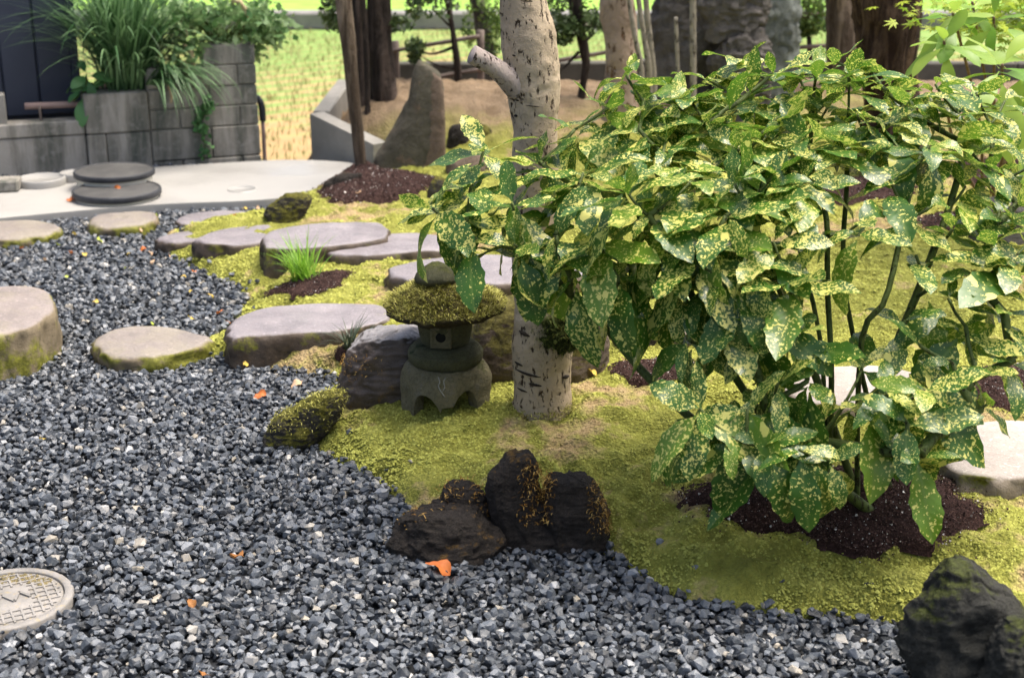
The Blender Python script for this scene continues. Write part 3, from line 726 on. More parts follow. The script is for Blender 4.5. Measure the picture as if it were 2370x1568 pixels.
# ------------------------------------------------------------------ beds of dark soil
SOIL_POLY = []
T4 = np.array([[1, 0, -0.5], [-0.5, 0.87, -0.5], [-0.5, -0.87, -0.5], [0, 0, 1.0]]); T4F = np.array([[0, 1, 3], [1, 2, 3], [2, 0, 3], [0, 2, 1]])
def soil(outline, dome, ngr, gs=0.0035, seed=0, wob=0.16):
    poly = np.array([atg(px, py)[:2] for px, py in outline]); poly = catmull(poly, 64, True); c = poly.mean(0)
    rel = (poly - c) * (1 + wob * fbm(np.concatenate([poly * 14, np.zeros((64, 1))], 1), 3, seed))[:, None]
    SOIL_POLY.append(c + rel * 0.96); V = []
    rr = [0.02, 0.2, 0.4, 0.6, 0.75, 0.87, 0.96, 1.03]
    for s in rr:
        q = c + rel * s; V.append(np.concatenate([q, (H(q[:, 0], q[:, 1]) + dome * (1 - s * s) + (0.012 if s < 0.95 else -0.004))[:, None]], 1))
    V = np.concatenate(V); V[:, 2] += 0.004 * fbm(V * 40, 3, seed)
    V = np.concatenate([V, V[:64].mean(0)[None]]); k = np.arange(64)
    mb = MB(); mb.add(V, [gridf(len(rr), 64, True)[:, ::-1], np.stack([k, (k + 1) % 64, np.full(64, len(V) - 1)], 1)])
    o = tag(mb.build('soil_bed', M_SOIL, base=(c[0], c[1], float(H(c[0], c[1])[0]))), kind='structure')
    s = np.sqrt(rng.uniform(0, 1, ngr)) * np.where(rng.uniform(size=ngr) < 0.12, rng.uniform(1.0, 1.3, ngr), 1.0); a = rng.uniform(0, 64, ngr); i = a.astype(int); f = (a - i)[:, None]
    q = c + (rel[i] * (1 - f) + rel[(i + 1) % 64] * f) * s[:, None]
    z = H(q[:, 0], q[:, 1]) + np.maximum(dome * (1 - s * s), 0) + 0.013
    W = (rndrot(ngr) @ T4.T).transpose(0, 2, 1) * (0.55 * gs * np.exp(rng.normal(0, 0.45, ngr)))[:, None, None] + np.concatenate([q, z[:, None]], 1)[:, None, :]
    mb = MB(); mb.add(W.reshape(-1, 3), (np.arange(ngr)[:, None, None] * 4 + T4F).reshape(-1, 3))
    g = mb.build('soil_granules', M_GRAN, o, sm=False); tag(g, kind='stuff')
soil([(1575, 1160), (1620, 1125), (1750, 1105), (1900, 1095), (2080, 1100), (2200, 1125), (2262, 1165), (2245, 1215), (2180, 1260), (2070, 1285), (1950, 1278), (1840, 1255), (1740, 1225), (1620, 1200)], 0.035, 16000, 0.0027, 1)
soil([(608, 692), (650, 668), (690, 645), (740, 634), (822, 633), (800, 660), (760, 682), (700, 694)], 0.01, 5000, 0.0028, 2)
soil([(735, 458), (770, 425), (830, 406), (900, 404), (960, 406), (1005, 415), (990, 440), (930, 460), (850, 470), (770, 472)], 0.05, 9000, 0.0042, 3)
soil([(1418, 862), (1450, 842), (1520, 838), (1600, 846), (1640, 868), (1590, 888), (1500, 893), (1440, 884)], 0.012, 5000, 0.0027, 4)
soil([(2235, 890), (2270, 862), (2340, 848), (2440, 850), (2460, 900), (2420, 945), (2320, 950), (2250, 925)], 0.015, 6000, 0.0027, 5)
soil([(1800, 450), (1860, 425), (1960, 415), (2080, 420), (2130, 440), (2080, 462), (1960, 475), (1850, 470)], 0.02, 5000, 0.004, 6)
soil([(2120, 520), (2160, 500), (2230, 497), (2270, 515), (2230, 540), (2160, 542)], 0.01, 1200, 0.005, 7)
soil([(2180, 400), (2240, 375), (2340, 370), (2440, 380), (2440, 415), (2340, 428), (2230, 425)], 0.02, 4000, 0.004, 8)
soil([(775, 822), (790, 808), (830, 802), (850, 815), (830, 832), (795, 838)], 0.006, 700, 0.003, 9)

# ------------------------------------------------------------------ moss tufts
def tuft_pts(n, x0, x1, y0, y1):
    p = np.stack([rng.uniform(x0, x1, n), rng.uniform(y0, y1, n)], 1)
    f, _, _ = inframe(np.concatenate([p, np.full((n, 1), 0.1)], 1), 200); p = p[f]; n = len(p)
    d = sdist(p[:, 0], p[:, 1], MOSS_POLY); z = Hd(p[:, 0], p[:, 1], d)
    P = np.concatenate([p, z[:, None]], 1); ok = d > 0.004
    for s in SOIL_POLY[:5]: ok &= ~inside(p, s)
    for s in STONE_XY: ok &= ~inside(p, s)
    P2 = np.concatenate([p, np.zeros((n, 1))], 1)
    bare = fbm(P2 * 3.0, 3, 55); ok &= (bare < 0.85) | (rng.uniform(size=n) < 0.4)
    P, P2, d = P[ok], P2[ok], d[ok]
    P[:, 2] += smooth(0.0, 0.05, d) * (0.027 * (1 - np.abs(fbm(P2 * 9, 3, 21)) - 0.6) + 0.005 * fbm(P2 * 42, 2, 9))
    return P
mb = MB(); nt = 0
HC = np.array([[math.cos(a) , math.sin(a), -0.35] for a in np.linspace(0, 2 * math.pi, 6, endpoint=False)] + [[0, 0, 1.0]]); HF = np.array([[k, (k + 1) % 6, 6] for k in range(6)])
for n, box4, rc in ((190000, (-0.75, 2.2, 2.2, 4.3), 0.0029), (80000, (-1.7, 2.6, 4.3, 6.9), 0.0046)):
    P = tuft_pts(n, *box4); P = P[fbm(P * [75, 75, 0], 2, 91) > -0.45]; m = len(P)
    W = (rndrot(m, 0.45) @ (HC * [1, 1, 0.8]).T).transpose(0, 2, 1) * (rc * np.exp(rng.normal(0, 0.3, m)))[:, None, None] + P[:, None, :]
    mb.add(W.reshape(-1, 3), (np.arange(m)[:, None, None] * 7 + HF).reshape(-1, 3)); nt += 6 * m
for n, box4, L, w in ((40000, (-0.75, 2.2, 2.2, 4.3), 0.008, 0.003), (20000, (-1.7, 2.6, 4.3, 6.9), 0.009, 0.0045)):
    P = tuft_pts(n, *box4); m = len(P)
    for k in range(2):
        B = P + np.concatenate([rng.normal(0, 0.0025, (m, 2)), np.full((m, 1), -0.002)], 1)
        blades(mb, B, rng.uniform(0, 2 * math.pi, m), L * rng.uniform(0.6, 1.5, m), w * rng.uniform(0.7, 1.3, m), rng.uniform(0.1, 1.1, m), 0.5, 1); nt += 2 * m
print('moss tris', nt)
tag(mb.build('moss', M_TUFT), 'yellow green moss carpet over the low garden bank', 'moss', kind='stuff')
# ------------------------------------------------------------------ rocks, from their outlines, with real depth
def rock_mesh(mb, rows, Y0, dk=0.8, rough=0.10, seed=0, nrow=72, nth=100, e=2.5, crag=0.5, mi=0, facet=0.0, topround=0.25, hyr=None):
    rows = sorted(rows, key=lambda r: -r[0])
    pl = np.array([[*atY(xl, py, Y0)[[0, 2]], atY(xr_, py, Y0)[0]] for py, xl, xr_ in rows])   # x left, z, x right
    z = pl[:, 1]; half = (pl[:, 2] - pl[:, 0]) / 2; mid = (pl[:, 2] + pl[:, 0]) / 2; mh = half.max()
    t = np.linspace(0, 1, nrow); zi = z[0] + (z[-1] - z[0]) * (1 - (1 - t) ** 1.35)
    hi, mi_ = np.interp(zi, z, half), np.interp(zi, z, mid)
    k = np.array([0.25, 0.5, 0.25])
    for _ in range(2):
        hi[1:-1] = np.convolve(hi, k, 'valid'); mi_[1:-1] = np.convolve(mi_, k, 'valid')
    hy = dk * mh * (1 - (1 - topround) * t ** 3)
    hy = np.minimum(hy, 0.35 * dk * mh + hi * 1.2 * dk / 0.8) if hyr is None else hy
    a = np.linspace(0, 2 * math.pi, nth, endpoint=False); ca, sa = np.cos(a), np.sin(a)
    ex = np.sign(ca) * np.abs(ca) ** (2 / e); ey = np.sign(sa) * np.abs(sa) ** (2 / e)
    V = np.stack([mi_[:, None] + hi[:, None] * ex, Y0 + hy[:, None] * ey, np.repeat(zi[:, None], nth, 1)], -1).reshape(-1, 3)
    # close the top
    top = V[-nth:]; ct = top.mean(0); V = np.concatenate([V, ct + (top - ct) * 0.55 + [0, 0, mh * 0.04], ct + (top - ct) * 0.08 + [0, 0, mh * 0.05]])
    c = np.array([mid.mean(), Y0, zi.mean()]); N = V - c; N[:, 2] *= 0.6; N /= np.linalg.norm(N, axis=1)[:, None] + 1e-9
    q = V / mh
    dsp = rough * mh * (fbm(q * 1.7 + seed, 4, seed) * (1 - crag) + ridged(q * 2.3 + seed, 4, seed + 5) * crag * 0.7)
    dsp += rough * mh * 0.22 * ridged(q * 7 + seed, 3, seed + 15)
    if facet: dsp += facet * mh * np.round(2.2 * vnoise(q * 1.5 + seed, seed + 40)) / 2.2
    V = V + N * dsp[:, None]
    n2 = len(V) // nth; kk = np.arange(nth)
    V = np.concatenate([V, V[-nth:].mean(0)[None]])
    mb.add(V, [gridf(n2, nth, True), np.stack([kk + (n2 - 1) * nth, (kk + 1) % nth + (n2 - 1) * nth, np.full(nth, len(V) - 1)], 1)], mi)
    return V
ROCKV = {}
def rock(name, rows, mat, label, cat='rock', dk=0.8, group=None, Y=None, extra=None, parent=None, **kw):
    rows = sorted(rows, key=lambda r: -r[0]); py, xl, xr_ = rows[0]
    f = atg((xl + xr_) / 2, py); mh = max((r[2] - r[1]) for r in rows) / 2 * mpp(f)
    Y0 = (f[1] + dk * mh * 0.75) if Y is None else Y
    below = (py + 45, xl, xr_)
    mb = MB(); V = rock_mesh(mb, [below] + rows, Y0, dk, **kw)
    for ex in (extra or []):
        kw2 = dict(kw); kw2.update(ex[3] if len(ex) > 3 else {}); rock_mesh(mb, [(ex[0][0][0] + 45, ex[0][0][1], ex[0][0][2])] + ex[0], Y0 + ex[1], ex[2], **kw2)
    if parent is not None:
        return mb.build(name, mat, parent), Y0
    o = mb.build(name, mat, base=(f[0], Y0, f[2])); tag(o, label, cat, group)
    ROCKV[o.name] = V
    return o, Y0
G_EDGE = 'rocks edging the moss bank'
def strands(parent, mat, pts, n, L, w, spread, name='moss_strands', down=0.5):
    P = np.array([pts[i] for i in rng.integers(0, len(pts), n)]) + rng.normal(0, spread, (n, 3)); m = len(P); mb = MB()
    blades(mb, P, rng.uniform(0, 2 * math.pi, m), L * rng.uniform(0.5, 1.4, m), w, rng.uniform(0.2, 1.3, m), rng.uniform(0.4, 2.0, m) * down * 2, 3)
    return tag(mb.build(name, mat, parent), kind='stuff')
def rock_strands(o, sel, mat, n, L=0.02, w=0.0022, spread=0.006, down=0.6):
    V = ROCKV[o.name]; S = V[sel(V)]
    if len(S): strands(o, mat, S, n, L, w, spread, down=down)
def pxof(V):
    d = V - np.array([0, 0, CAMZ]); ww = d @ FWD
    return CX + FP * d[:, 0] / ww, CY - FP * (d @ UP) / ww

o, _ = rock('edge_rock', [(1272, 1165, 1400), (1230, 1155, 1402), (1190, 1146, 1398), (1165, 1140, 1394), (1150, 1150, 1385)], M_RDARK,
            'upright split black rock with golden dry moss in its cleft', 'rock', 0.55, G_EDGE, rough=0.11, seed=3, crag=0.7, topround=0.7, e=3, facet=0.09,
            extra=[([(1250, 1150, 1252), (1180, 1134, 1250), (1130, 1128, 1246), (1095, 1134, 1243), (1070, 1160, 1240), (1056, 1178, 1232)], -0.02, 0.85), ([(1250, 1268, 1402), (1190, 1266, 1398), (1140, 1264, 1384), (1112, 1266, 1362), (1102, 1276, 1345)], -0.035, 0.85)])
px, py = pxof(ROCKV[o.name])
VA = np.array([v.co[:] for v in o.data.vertices]) + ORG[o.name]; ROCKV[o.name] = VA; px, py = pxof(VA); front = VA[:, 1] < np.median(VA[:, 1]) + 0.02
rock_strands(o, lambda V: front & (((px > 1200) & (px < 1278) & (py < 1215) & (py > 1075)) | ((px > 1362) & (py > 1115) & (py < 1235))), M_FILO, 1700, 0.016, 0.002, 0.004, 1.2)
o, _ = rock('edge_rock', [(1308, 905, 1110), (1285, 900, 1150), (1255, 906, 1160), (1225, 924, 1150), (1200, 945, 1125), (1185, 968, 1095)], M_RDARK,
            'low spreading black rock with dry moss beside the upright one', 'rock', 0.7, G_EDGE, rough=0.12, seed=9, facet=0.09, crag=0.7, topround=0.4,
            extra=[([(1200, 1015, 1135), (1160, 1022, 1130), (1130, 1030, 1105), (1118, 1042, 1085)], 0.06, 0.75)])
VA = np.array([v.co[:] for v in o.data.vertices]) + ORG[o.name]; ROCKV[o.name] = VA; px, py = pxof(VA)
rock_strands(o, lambda V: (py < 1195) | ((px < 990) & (py < 1235)), M_FILO, 480, 0.016, 0.002, 0.004, 1.1)
o, _ = rock('edge_rock', [(1045, 622, 700), (1010, 615, 745), (970, 640, 778), (935, 690, 790), (912, 740, 786)], M_RMOSS,
            'mossy dark rock with slanting top left of the lantern', 'rock', 0.7, G_EDGE, rough=0.17, seed=14, crag=0.5, topround=0.5)
px, py = pxof(ROCKV[o.name])
rock_strands(o, lambda V: (py < 1000), M_FIL, 1500, 0.012, 0.002, 0.004, 0.8)
o, _ = rock('garden_rock', [(925, 792, 950), (880, 792, 985), (835, 800, 1000), (800, 818, 1000), (778, 845, 985), (770, 880, 965)], M_RWET2,
            'wet grey rock with brown moss spots touching lantern base', 'rock', 0.75, 'garden rocks on the moss', rough=0.13, seed=21, crag=0.45, topround=0.7, e=3.2)
px, py = pxof(ROCKV[o.name])
rock_strands(o, lambda V: (px < 900) & (py > 820) & (py < 880), M_FILO, 420, 0.012, 0.002, 0.005, 1.0)
o, _ = rock('edge_rock', [(1620, 2150, 2440), (1530, 2112, 2450), (1470, 2102, 2425), (1420, 2116, 2375), (1375, 2146, 2318), (1345, 2172, 2275), (1322, 2198, 2248)], M_RGREEN,
            'large dark green grey boulder in the bottom right corner', 'boulder', 0.6, G_EDGE, rough=0.12, seed=33, crag=0.6, facet=0.10, topround=0.3,
            extra=[([(1660, 2230, 2460), (1540, 2290, 2480), (1470, 2310, 2490), (1445, 2340, 2470)], -0.12, 0.8)])
o, _ = rock('garden_boulder', [(872, 1100, 1405), (830, 1085, 1416), (780, 1088, 1412), (740, 1105, 1395), (712, 1140, 1370), (700, 1180, 1330)], M_RBROWN,
            'rounded brown granite boulder behind the pale trunk', 'boulder', 0.7, 'garden rocks on the moss', rough=0.075, seed=41, crag=0.2, topround=0.6, e=2.4)
o, _ = rock('garden_rock', [(810, 1425, 1510), (780, 1422, 1520), (755, 1440, 1515), (742, 1460, 1500)], M_RDARK,
            'low dark rock seen under the left branches of the shrub', 'rock', 0.8, 'garden rocks on the moss', rough=0.1, seed=44)
o, _ = rock('garden_rock', [(512, 622, 690), (495, 615, 705), (478, 625, 715), (462, 645, 720), (450, 660, 712)], M_RMOSS,
            'small dark mossy rock between far gravel and soil mound', 'rock', 0.7, 'rocks around the slab end', rough=0.14, seed=52)
o, _ = rock('garden_rock', [(445, 748, 800), (425, 752, 825), (410, 775, 835), (402, 800, 835)], M_RDARK,
            'black rock at the slab end under the slender trunk', 'rock', 0.7, 'rocks around the slab end', rough=0.14, seed=55)
o, _ = rock('garden_rock', [(338, 1035, 1085), (310, 1038, 1082), (295, 1042, 1078), (290, 1050, 1070)], M_RDARK,
            'small black upright rock on the brown slope behind', 'rock', 0.8, 'rocks on the rear slope', rough=0.12, seed=58)
o, _ = rock('garden_rock', [(318, 1080, 1140), (300, 1080, 1135), (290, 1090, 1120)], M_RMOSS,
            'small mossy brown rock beside the black one on the slope', 'rock', 0.8, 'rocks on the rear slope', rough=0.12, seed=59)
o, _ = rock('garden_rock', [(400, 1035, 1140), (375, 1035, 1140), (360, 1045, 1130), (353, 1060, 1115)], M_RTAN,
            'flat topped brown rock behind the top left shrub leaves', 'rock', 0.8, 'rocks on the rear slope', rough=0.07, seed=61)
o, _ = rock('garden_rock', [(462, 990, 1045), (440, 992, 1045), (422, 998, 1040), (414, 1005, 1030)], M_RMOSS,
            'mossy stump-like rock just behind the leftmost shrub leaves', 'rock', 0.8, 'rocks on the rear slope', rough=0.1, seed=63)
o, _ = rock('garden_rock', [(560, 2235, 2440), (520, 2240, 2440), (485, 2265, 2440), (462, 2300, 2440), (452, 2340, 2420)], M_RGREY,
            'grey lichen covered rock at the right edge of the moss', 'rock', 0.7, 'garden rocks on the moss', rough=0.09, seed=66)
# standing stone with two faces
f = atg(930, 398)
rt = root('standing_stone', f); tag(rt, 'tall pointed standing stone with sweeping left flank before the fence', 'stone')
rock('mossy_face', [(398, 862, 1010), (360, 868, 1014), (320, 893, 1018), (290, 912, 1021), (260, 934, 1023), (230, 945, 1025), (200, 950, 1025), (170, 956, 1016), (155, 962, 992), (146, 966, 976)], M_RSTAND, '', parent=rt, Y=f[1] + 0.16, dk=0.5, rough=0.06, seed=71, crag=0.3, topround=0.4, e=3)
rock('tan_side', [(388, 955, 1032), (330, 978, 1031), (280, 986, 1030), (220, 988, 1028), (185, 986, 1022), (168, 984, 1005)], M_RTAN, '', parent=rt, Y=f[1] + 0.13, dk=0.55, rough=0.05, seed=72, crag=0.3, topround=0.4, e=3)
# big rock group behind
f = atg(1600, 262)
rock('background_boulder', [(250, 1505, 1700), (150, 1508, 1712), (100, 1512, 1720), (40, 1520, 1715), (-60, 1530, 1700), (-140, 1560, 1680)], M_RGREY,
     'big dark grey boulder behind the thin poles', 'boulder', 0.6, 'big boulders at the back', Y=7.75, rough=0.2, seed=81, crag=0.5, facet=0.08)
rock('background_boulder', [(250, 1655, 1770), (150, 1655, 1775), (105, 1670, 1770), (75, 1690, 1758), (62, 1705, 1740)], M_RGREY,
     'smaller rough grey boulder in front of the back boulders', 'boulder', 0.7, 'big boulders at the back', Y=7.45, rough=0.3, seed=84, crag=0.8)
rock('background_boulder', [(250, 1680, 1830), (120, 1690, 1835), (40, 1690, 1838), (-40, 1690, 1838), (-160, 1720, 1800)], M_RPALE,
     'pale green grey boulder at right of the back boulders', 'boulder', 0.6, 'big boulders at the back', Y=7.7, rough=0.24, seed=87, crag=0.7, facet=0.08)
rock('background_boulder', [(40, 1640, 1760), (10, 1620, 1775), (-30, 1630, 1770), (-80, 1660, 1740)], M_RGREY,
     'lumpy overhanging boulder on top of the back boulder group', 'boulder', 0.6, 'big boulders at the back', Y=7.5, rough=0.2, seed=89, crag=0.7)

# ------------------------------------------------------------------ stone lantern
LC = atg(1033, 926); LC[2] -= 0.006; u1 = mpp(LC)
rt = root('stone_lantern', LC); tag(rt, 'small weathered stone lantern with moss covered round roof', 'lantern')
def wob(a, sc=25, seed=0):
    return lambda V: V + a * np.stack([fbm(V * sc, 3, seed), fbm(V * sc + 9, 3, seed + 1), fbm(V * sc + 17, 3, seed + 2)], 1)
# base with four arches, the front leg broken short
nth, nz = 240, 18; th = np.linspace(0, 2 * math.pi, nth, endpoint=False); Hb = 0.122
def zb(t):
    a = (t - 1.5 * math.pi + math.pi) % (2 * math.pi) - math.pi              # angle from the side facing the viewer
    z = np.full_like(t, -0.02)
    for c_, hw, h_ in ((-0.46, 0.40, 0.058), (0.54, 0.38, 0.068), (1.75, 0.42, 0.08), (-1.75, 0.42, 0.08), (2.85, 0.42, 0.08), (-2.75, 0.42, 0.08)):
        x = np.clip(1 - ((a - c_) / hw) ** 2, 0, 1); z = np.maximum(z, np.where(x > 0, h_ * np.sqrt(x) * 1.02 - 0.0, -0.02))
    return np.where(np.abs(a - 0.06) < 0.13, np.maximum(z, 0.032), z)
ZB = zb(th)
def sqr(t, r, e=3.2): return r / (np.abs(np.cos(t)) ** e + np.abs(np.sin(t)) ** e) ** (1 / e)
V = []
for k in range(nz + 1):
    s = k / nz; z = ZB * (1 - s) + Hb * s; zz = np.clip(z / Hb, 0, 1)
    r = sqr(th + math.pi / 4, 0.113 * (1 - 0.02 * zz - 0.17 * zz ** 5)); V.append(np.stack([r * np.cos(th), r * np.sin(th), z], 1))
for k in range(4):
    s = (k + 1) / 4; V.append(V[nz] * np.array([1 - 0.22 * s, 1 - 0.22 * s, 1]) + np.array([0, 0, 0.002 * s]))
outer = np.concatenate(V)
inn = []
for k in range(nz + 1):
    s = k / nz; z = ZB * (1 - s) + (Hb - 0.03) * s; r = sqr(th + math.pi / 4, 0.081 * (1 - 0.15 * s)); inn.append(np.stack([r * np.cos(th), r * np.sin(th), z], 1))
inner = np.concatenate(inn)
mb = MB(); VV = wob(0.0022, 30, 3)(np.concatenate([outer, inner]) + LC); n0 = len(outer)
fr = gridf(nz + 5, nth, True); fi = gridf(nz + 1, nth, True)[:, ::-1] + n0; k = np.arange(nth); k2 = (k + 1) % nth
mb.add(VV, [np.concatenate([fr, fi, np.stack([k2, k, k + n0, k2 + n0], 1)]), (n0 + nz * nth + k[::-1])[None, :]])
base = mb.build('base', M_LAN, rt)
mb = MB(); ce = [(1022, 856), (1027, 868), (1024, 878), (1030, 890), (1036, 905)]
Pc = np.array([LC + np.array([(a - 1033) * u1, -0.1205 - 0.0008 * (i == 0), 0.121 - (b - 856) * u1 / 0.94]) for i, (a, b) in enumerate(ce)])
def onbase(a, zf):                                     # a point on the base's outer face
    t = 1.5 * math.pi + a; r = float(sqr(np.array([t + math.pi / 4]), 0.113 * (1 - 0.02 * zf - 0.17 * zf ** 5))[0]); return LC + np.array([r * math.cos(t), r * math.sin(t), zf * Hb])
tube(mb, catmull([onbase(a, z) for a, z in ((-0.14, 0.93), (-0.09, 0.84), (-0.12, 0.75), (-0.05, 0.63), (0.02, 0.52))], 16), 0.0016, 6)
mb.build('repair_seam', M_CEM, base)
mb = MB(); tube(mb, catmull([onbase(a, z) for a, z in ((0.04, 0.93), (0.0, 0.84), (0.02, 0.74), (-0.03, 0.64))], 12), 0.0013, 6); mb.build('repair_seam', M_CEM, base)
z0 = Hb
mb = MB(); lathe(mb, [(0.04, z0 - 0.004), (0.088, z0 - 0.002), (0.099, z0 + 0.004), (0.103, z0 + 0.016), (0.103, z0 + 0.030), (0.099, z0 + 0.037), (0.094, z0 + 0.039), (0.089, z0 + 0.047), (0.081, z0 + 0.053), (0.0, z0 + 0.054)], LC, 64, disp=wob(0.002, 35, 8))
mb.build('middle_platform', M_LAND, rt)
z1 = z0 + 0.053
mb = MB(); lathe(mb, [(0.0, z1), (0.062, z1), (0.066, z1 + 0.006), (0.071, z1 + 0.03), (0.076, z1 + 0.06), (0.076, z1 + 0.082), (0.0, z1 + 0.083)], LC, 64, disp=wob(0.0016, 35, 12))
fb = mb.build('fire_box', M_LAND, rt)
# square window, facing the viewer slightly left
ang = -math.pi / 2 - 0.12; n = np.array([math.cos(ang), math.sin(ang), 0.0]); s = np.array([-n[1], n[0], 0]); zc = z1 + 0.035; w = 0.021
mb = MB(); C0 = LC + n * 0.0735 + np.array([0, 0, zc])
for a, b, du, dv in ((-1.35, -1.35, 2.7, 0.35), (-1.35, 1.0, 2.7, 0.35), (-1.35, -1.0, 0.35, 2.0), (1.0, -1.0, 0.35, 2.0)):
    box(mb, C0 + s * a * w + np.array([0, 0, b * w]) - n * 0.014, s * du * w, np.array([0, 0, dv * w]), n * 0.0155, bev=0.001)
mb.build('window_frame', M_LAN, fb)
mb = MB(); box(mb, C0 - s * w + np.array([0, 0, -w]) - n * 0.008, s * 2 * w, np.array([0, 0, 2 * w]), n * 0.0075); mb.build('window_recess', M_LAN, fb, sm=False)
mb = MB(); a = np.linspace(0, 2 * math.pi, 24, endpoint=False); Cc = C0 + n * 0.0005 + np.array([0, 0, 0.002]); ring = Cc + 0.0135 * (np.cos(a)[:, None] * s + np.sin(a)[:, None] * np.array([0, 0, 1.0]))
mb.add(np.concatenate([ring, ring - n * 0.0004]), [gridf(2, 24, True), np.arange(24)[None, :]]); mb.build('lamp_hole_shade', M_HOLESHADE, fb, sm=False)  # flat disc, no real opening: the hole's darkness is painted on
z2 = z1 + 0.072
roof_prof = [(0.0, z2 + 0.012), (0.07, z2 + 0.010), (0.12, z2 + 0.012), (0.150, z2 + 0.019), (0.161, z2 + 0.028), (0.161, z2 + 0.036), (0.150, z2 + 0.045), (0.13, z2 + 0.060), (0.105, z2 + 0.078), (0.08, z2 + 0.092), (0.055, z2 + 0.100), (0.0, z2 + 0.103)]
roof_d = wob(0.008, 22, 15)
mb = MB(); lathe(mb, roof_prof, LC, 84, disp=roof_d); rf = mb.build('roof', M_LANR, rt)
nf = 9000; a = rng.uniform(0, 2 * math.pi, nf); r = 0.16 * np.sqrt(rng.uniform(0.06, 1, nf))
rp = np.array(roof_prof[5:])[::-1]; zz = np.interp(r, rp[:, 0], rp[:, 1])
B = roof_d(np.stack([r * np.cos(a), r * np.sin(a), zz], 1) + LC) - [0, 0, 0.002]
mb = MB(); blades(mb, B, a + rng.normal(0, 1.0, nf), rng.uniform(0.008, 0.022, nf), rng.uniform(0.0016, 0.0028, nf), rng.uniform(0.2, 1.2, nf), rng.uniform(0.2, 1.6, nf), 3)
tag(mb.build('roof_moss', M_FIL, rf), kind='stuff')
z3 = z2 + 0.098
mb = MB(); lathe(mb, [(0.0, z3 - 0.004), (0.045, z3), (0.057, z3 + 0.006), (0.060, z3 + 0.014), (0.055, z3 + 0.024), (0.042, z3 + 0.038), (0.026, z3 + 0.049), (0.010, z3 + 0.056), (0.0, z3 + 0.057)], LC + np.array([-0.022, 0, 0]), 48, disp=wob(0.004, 25, 19))
mb.build('finial', rockmat('mossy_finial_stone', (0.05, 0.055, 0.028), (0.15, 0.15, 0.08), 0.5, (0.11, 0.12, 0.03), 0.9, None, 14), rt)

# ------------------------------------------------------------------ trees
def px_trunk(rows, Y, n=60, lean=0.0):
    rows = np.array(rows, float); P, r = [], []
    for py, xl, xr_ in rows:
        p = atY((xl + xr_) / 2, py, Y + lean * (rows[0, 0] - py)); P.append(p); r.append((xr_ - xl) / 2 * mpp(p))
    P = catmull(np.array(P), n); r = catmull(np.array(r)[:, None], n)[:, 0]
    return P, r
def bark(a, sc, seed): return lambda V: a * (fbm(V * np.array([sc, sc, sc * 0.35]), 4, seed))
f = atg(1254, 958)
tree = root('pale_trunk_tree', f); tag(tree, 'pale beige barked tree with sawn branch stub right of lantern', 'tree')
PT, RTk = px_trunk([(1010, 1158, 1352), (970, 1172, 1338), (945, 1182, 1327), (900, 1189, 1320), (850, 1187, 1321), (790, 1186, 1326), (730, 1188, 1318), (660, 1188, 1300), (500, 1186, 1296), (300, 1184, 1293), (240, 1178, 1297), (190, 1172, 1298), (140, 1164, 1292), (80, 1160, 1284), (30, 1158, 1268), (-60, 1154, 1262), (-300, 1150, 1254), (-800, 1150, 1244), (-1500, 1155, 1235)], f[1] + 0.06, 150)
mb = MB(); tube(mb, PT, RTk, 48, disp=lambda V: 0.004 * fbm(V * 14, 4, 7) + 0.0018 * fbm(V * 60, 3, 8)); trunk = mb.build('trunk', M_WHITE, tree)
Ys = f[1] + 0.06
sp = [atY(1200, 205, Ys - 0.02), atY(1165, 172, Ys - 0.05), atY(1130, 148, Ys - 0.075), atY(1104, 133, Ys - 0.095), atY(1092, 127, Ys - 0.10)]
P = catmull(sp, 24); r = np.interp(np.linspace(0, 1, 24), [0, 0.35, 0.8, 1], [0.034, 0.024, 0.023, 0.0235])
mb = MB(); tube(mb, P, r, 24, disp=lambda V: 0.002 * fbm(V * 30, 3, 9)); mb.build('branch_stub', M_STUB, tree)
def on_trunk(px, py, out=0.0):
    pyy = pxof(PT)[1]; o_ = np.argsort(pyy); c = np.array([np.interp(py, pyy[o_], PT[o_, k]) for k in range(3)]); rr = float(np.interp(py, pyy[o_], RTk[o_]))
    dx = np.clip((px - pxof(c[None])[0][0]) * mpp(c) / rr, -0.97, 0.97); a = math.asin(dx)
    return np.array([c[0] + (rr + out) * math.sin(a), c[1] - (rr + out) * math.cos(a), c[2]]), np.array([math.sin(a), -math.cos(a), 0])
for sx, sy, ln, th, tilt in ((1224, 846, 27, 6.5, 0.12), (1201, 828, 9, 6, 0.12), (1238, 868, 15, 6, 0.10), (1209, 886, 11, 5, 0.08), (1214, 755, 12, 9, 0.3), (1308, 858, 7, 9, 0.2), (1232, 236, 16, 2.2, 0.1), (1198, 225, 4, 4, 0), (1194, 262, 4, 6, 0), (1190, 122, 4, 4, 0.2)):
    pts = [on_trunk(sx + ln * t, sy + ln * t * tilt, 0.0012)[0] for t in np.linspace(-1, 1, 17)]
    mb = MB(); tube(mb, pts, np.clip(np.sin(np.linspace(0.08, 3.06, 17)) ** 0.7 + 0.12 * fbm(np.array(pts) * 160, 2, 4), 0.08, 2) * th * 0.5 * mpp(f), 8); mb.build('bark_scar', M_SCAR, trunk)
Q = [on_trunk(px_, py_, 0.006)[0] for px_, py_ in zip(rng.uniform(1228, 1345, 260), rng.normal(748, 24, 260)) if px_ - 1228 > (abs(py_ - 748) - 14) * 1.2]
mbm = MB()
Vm = []
cm, nm = on_trunk(1290, 750, 0.004)
bm = bmesh.new(); bmesh.ops.create_icosphere(bm, subdivisions=4, radius=1); vv = np.array([list(v.co) for v in bm.verts]); ff = np.array([[v.index for v in q.verts] for q in bm.faces]); bm.free()
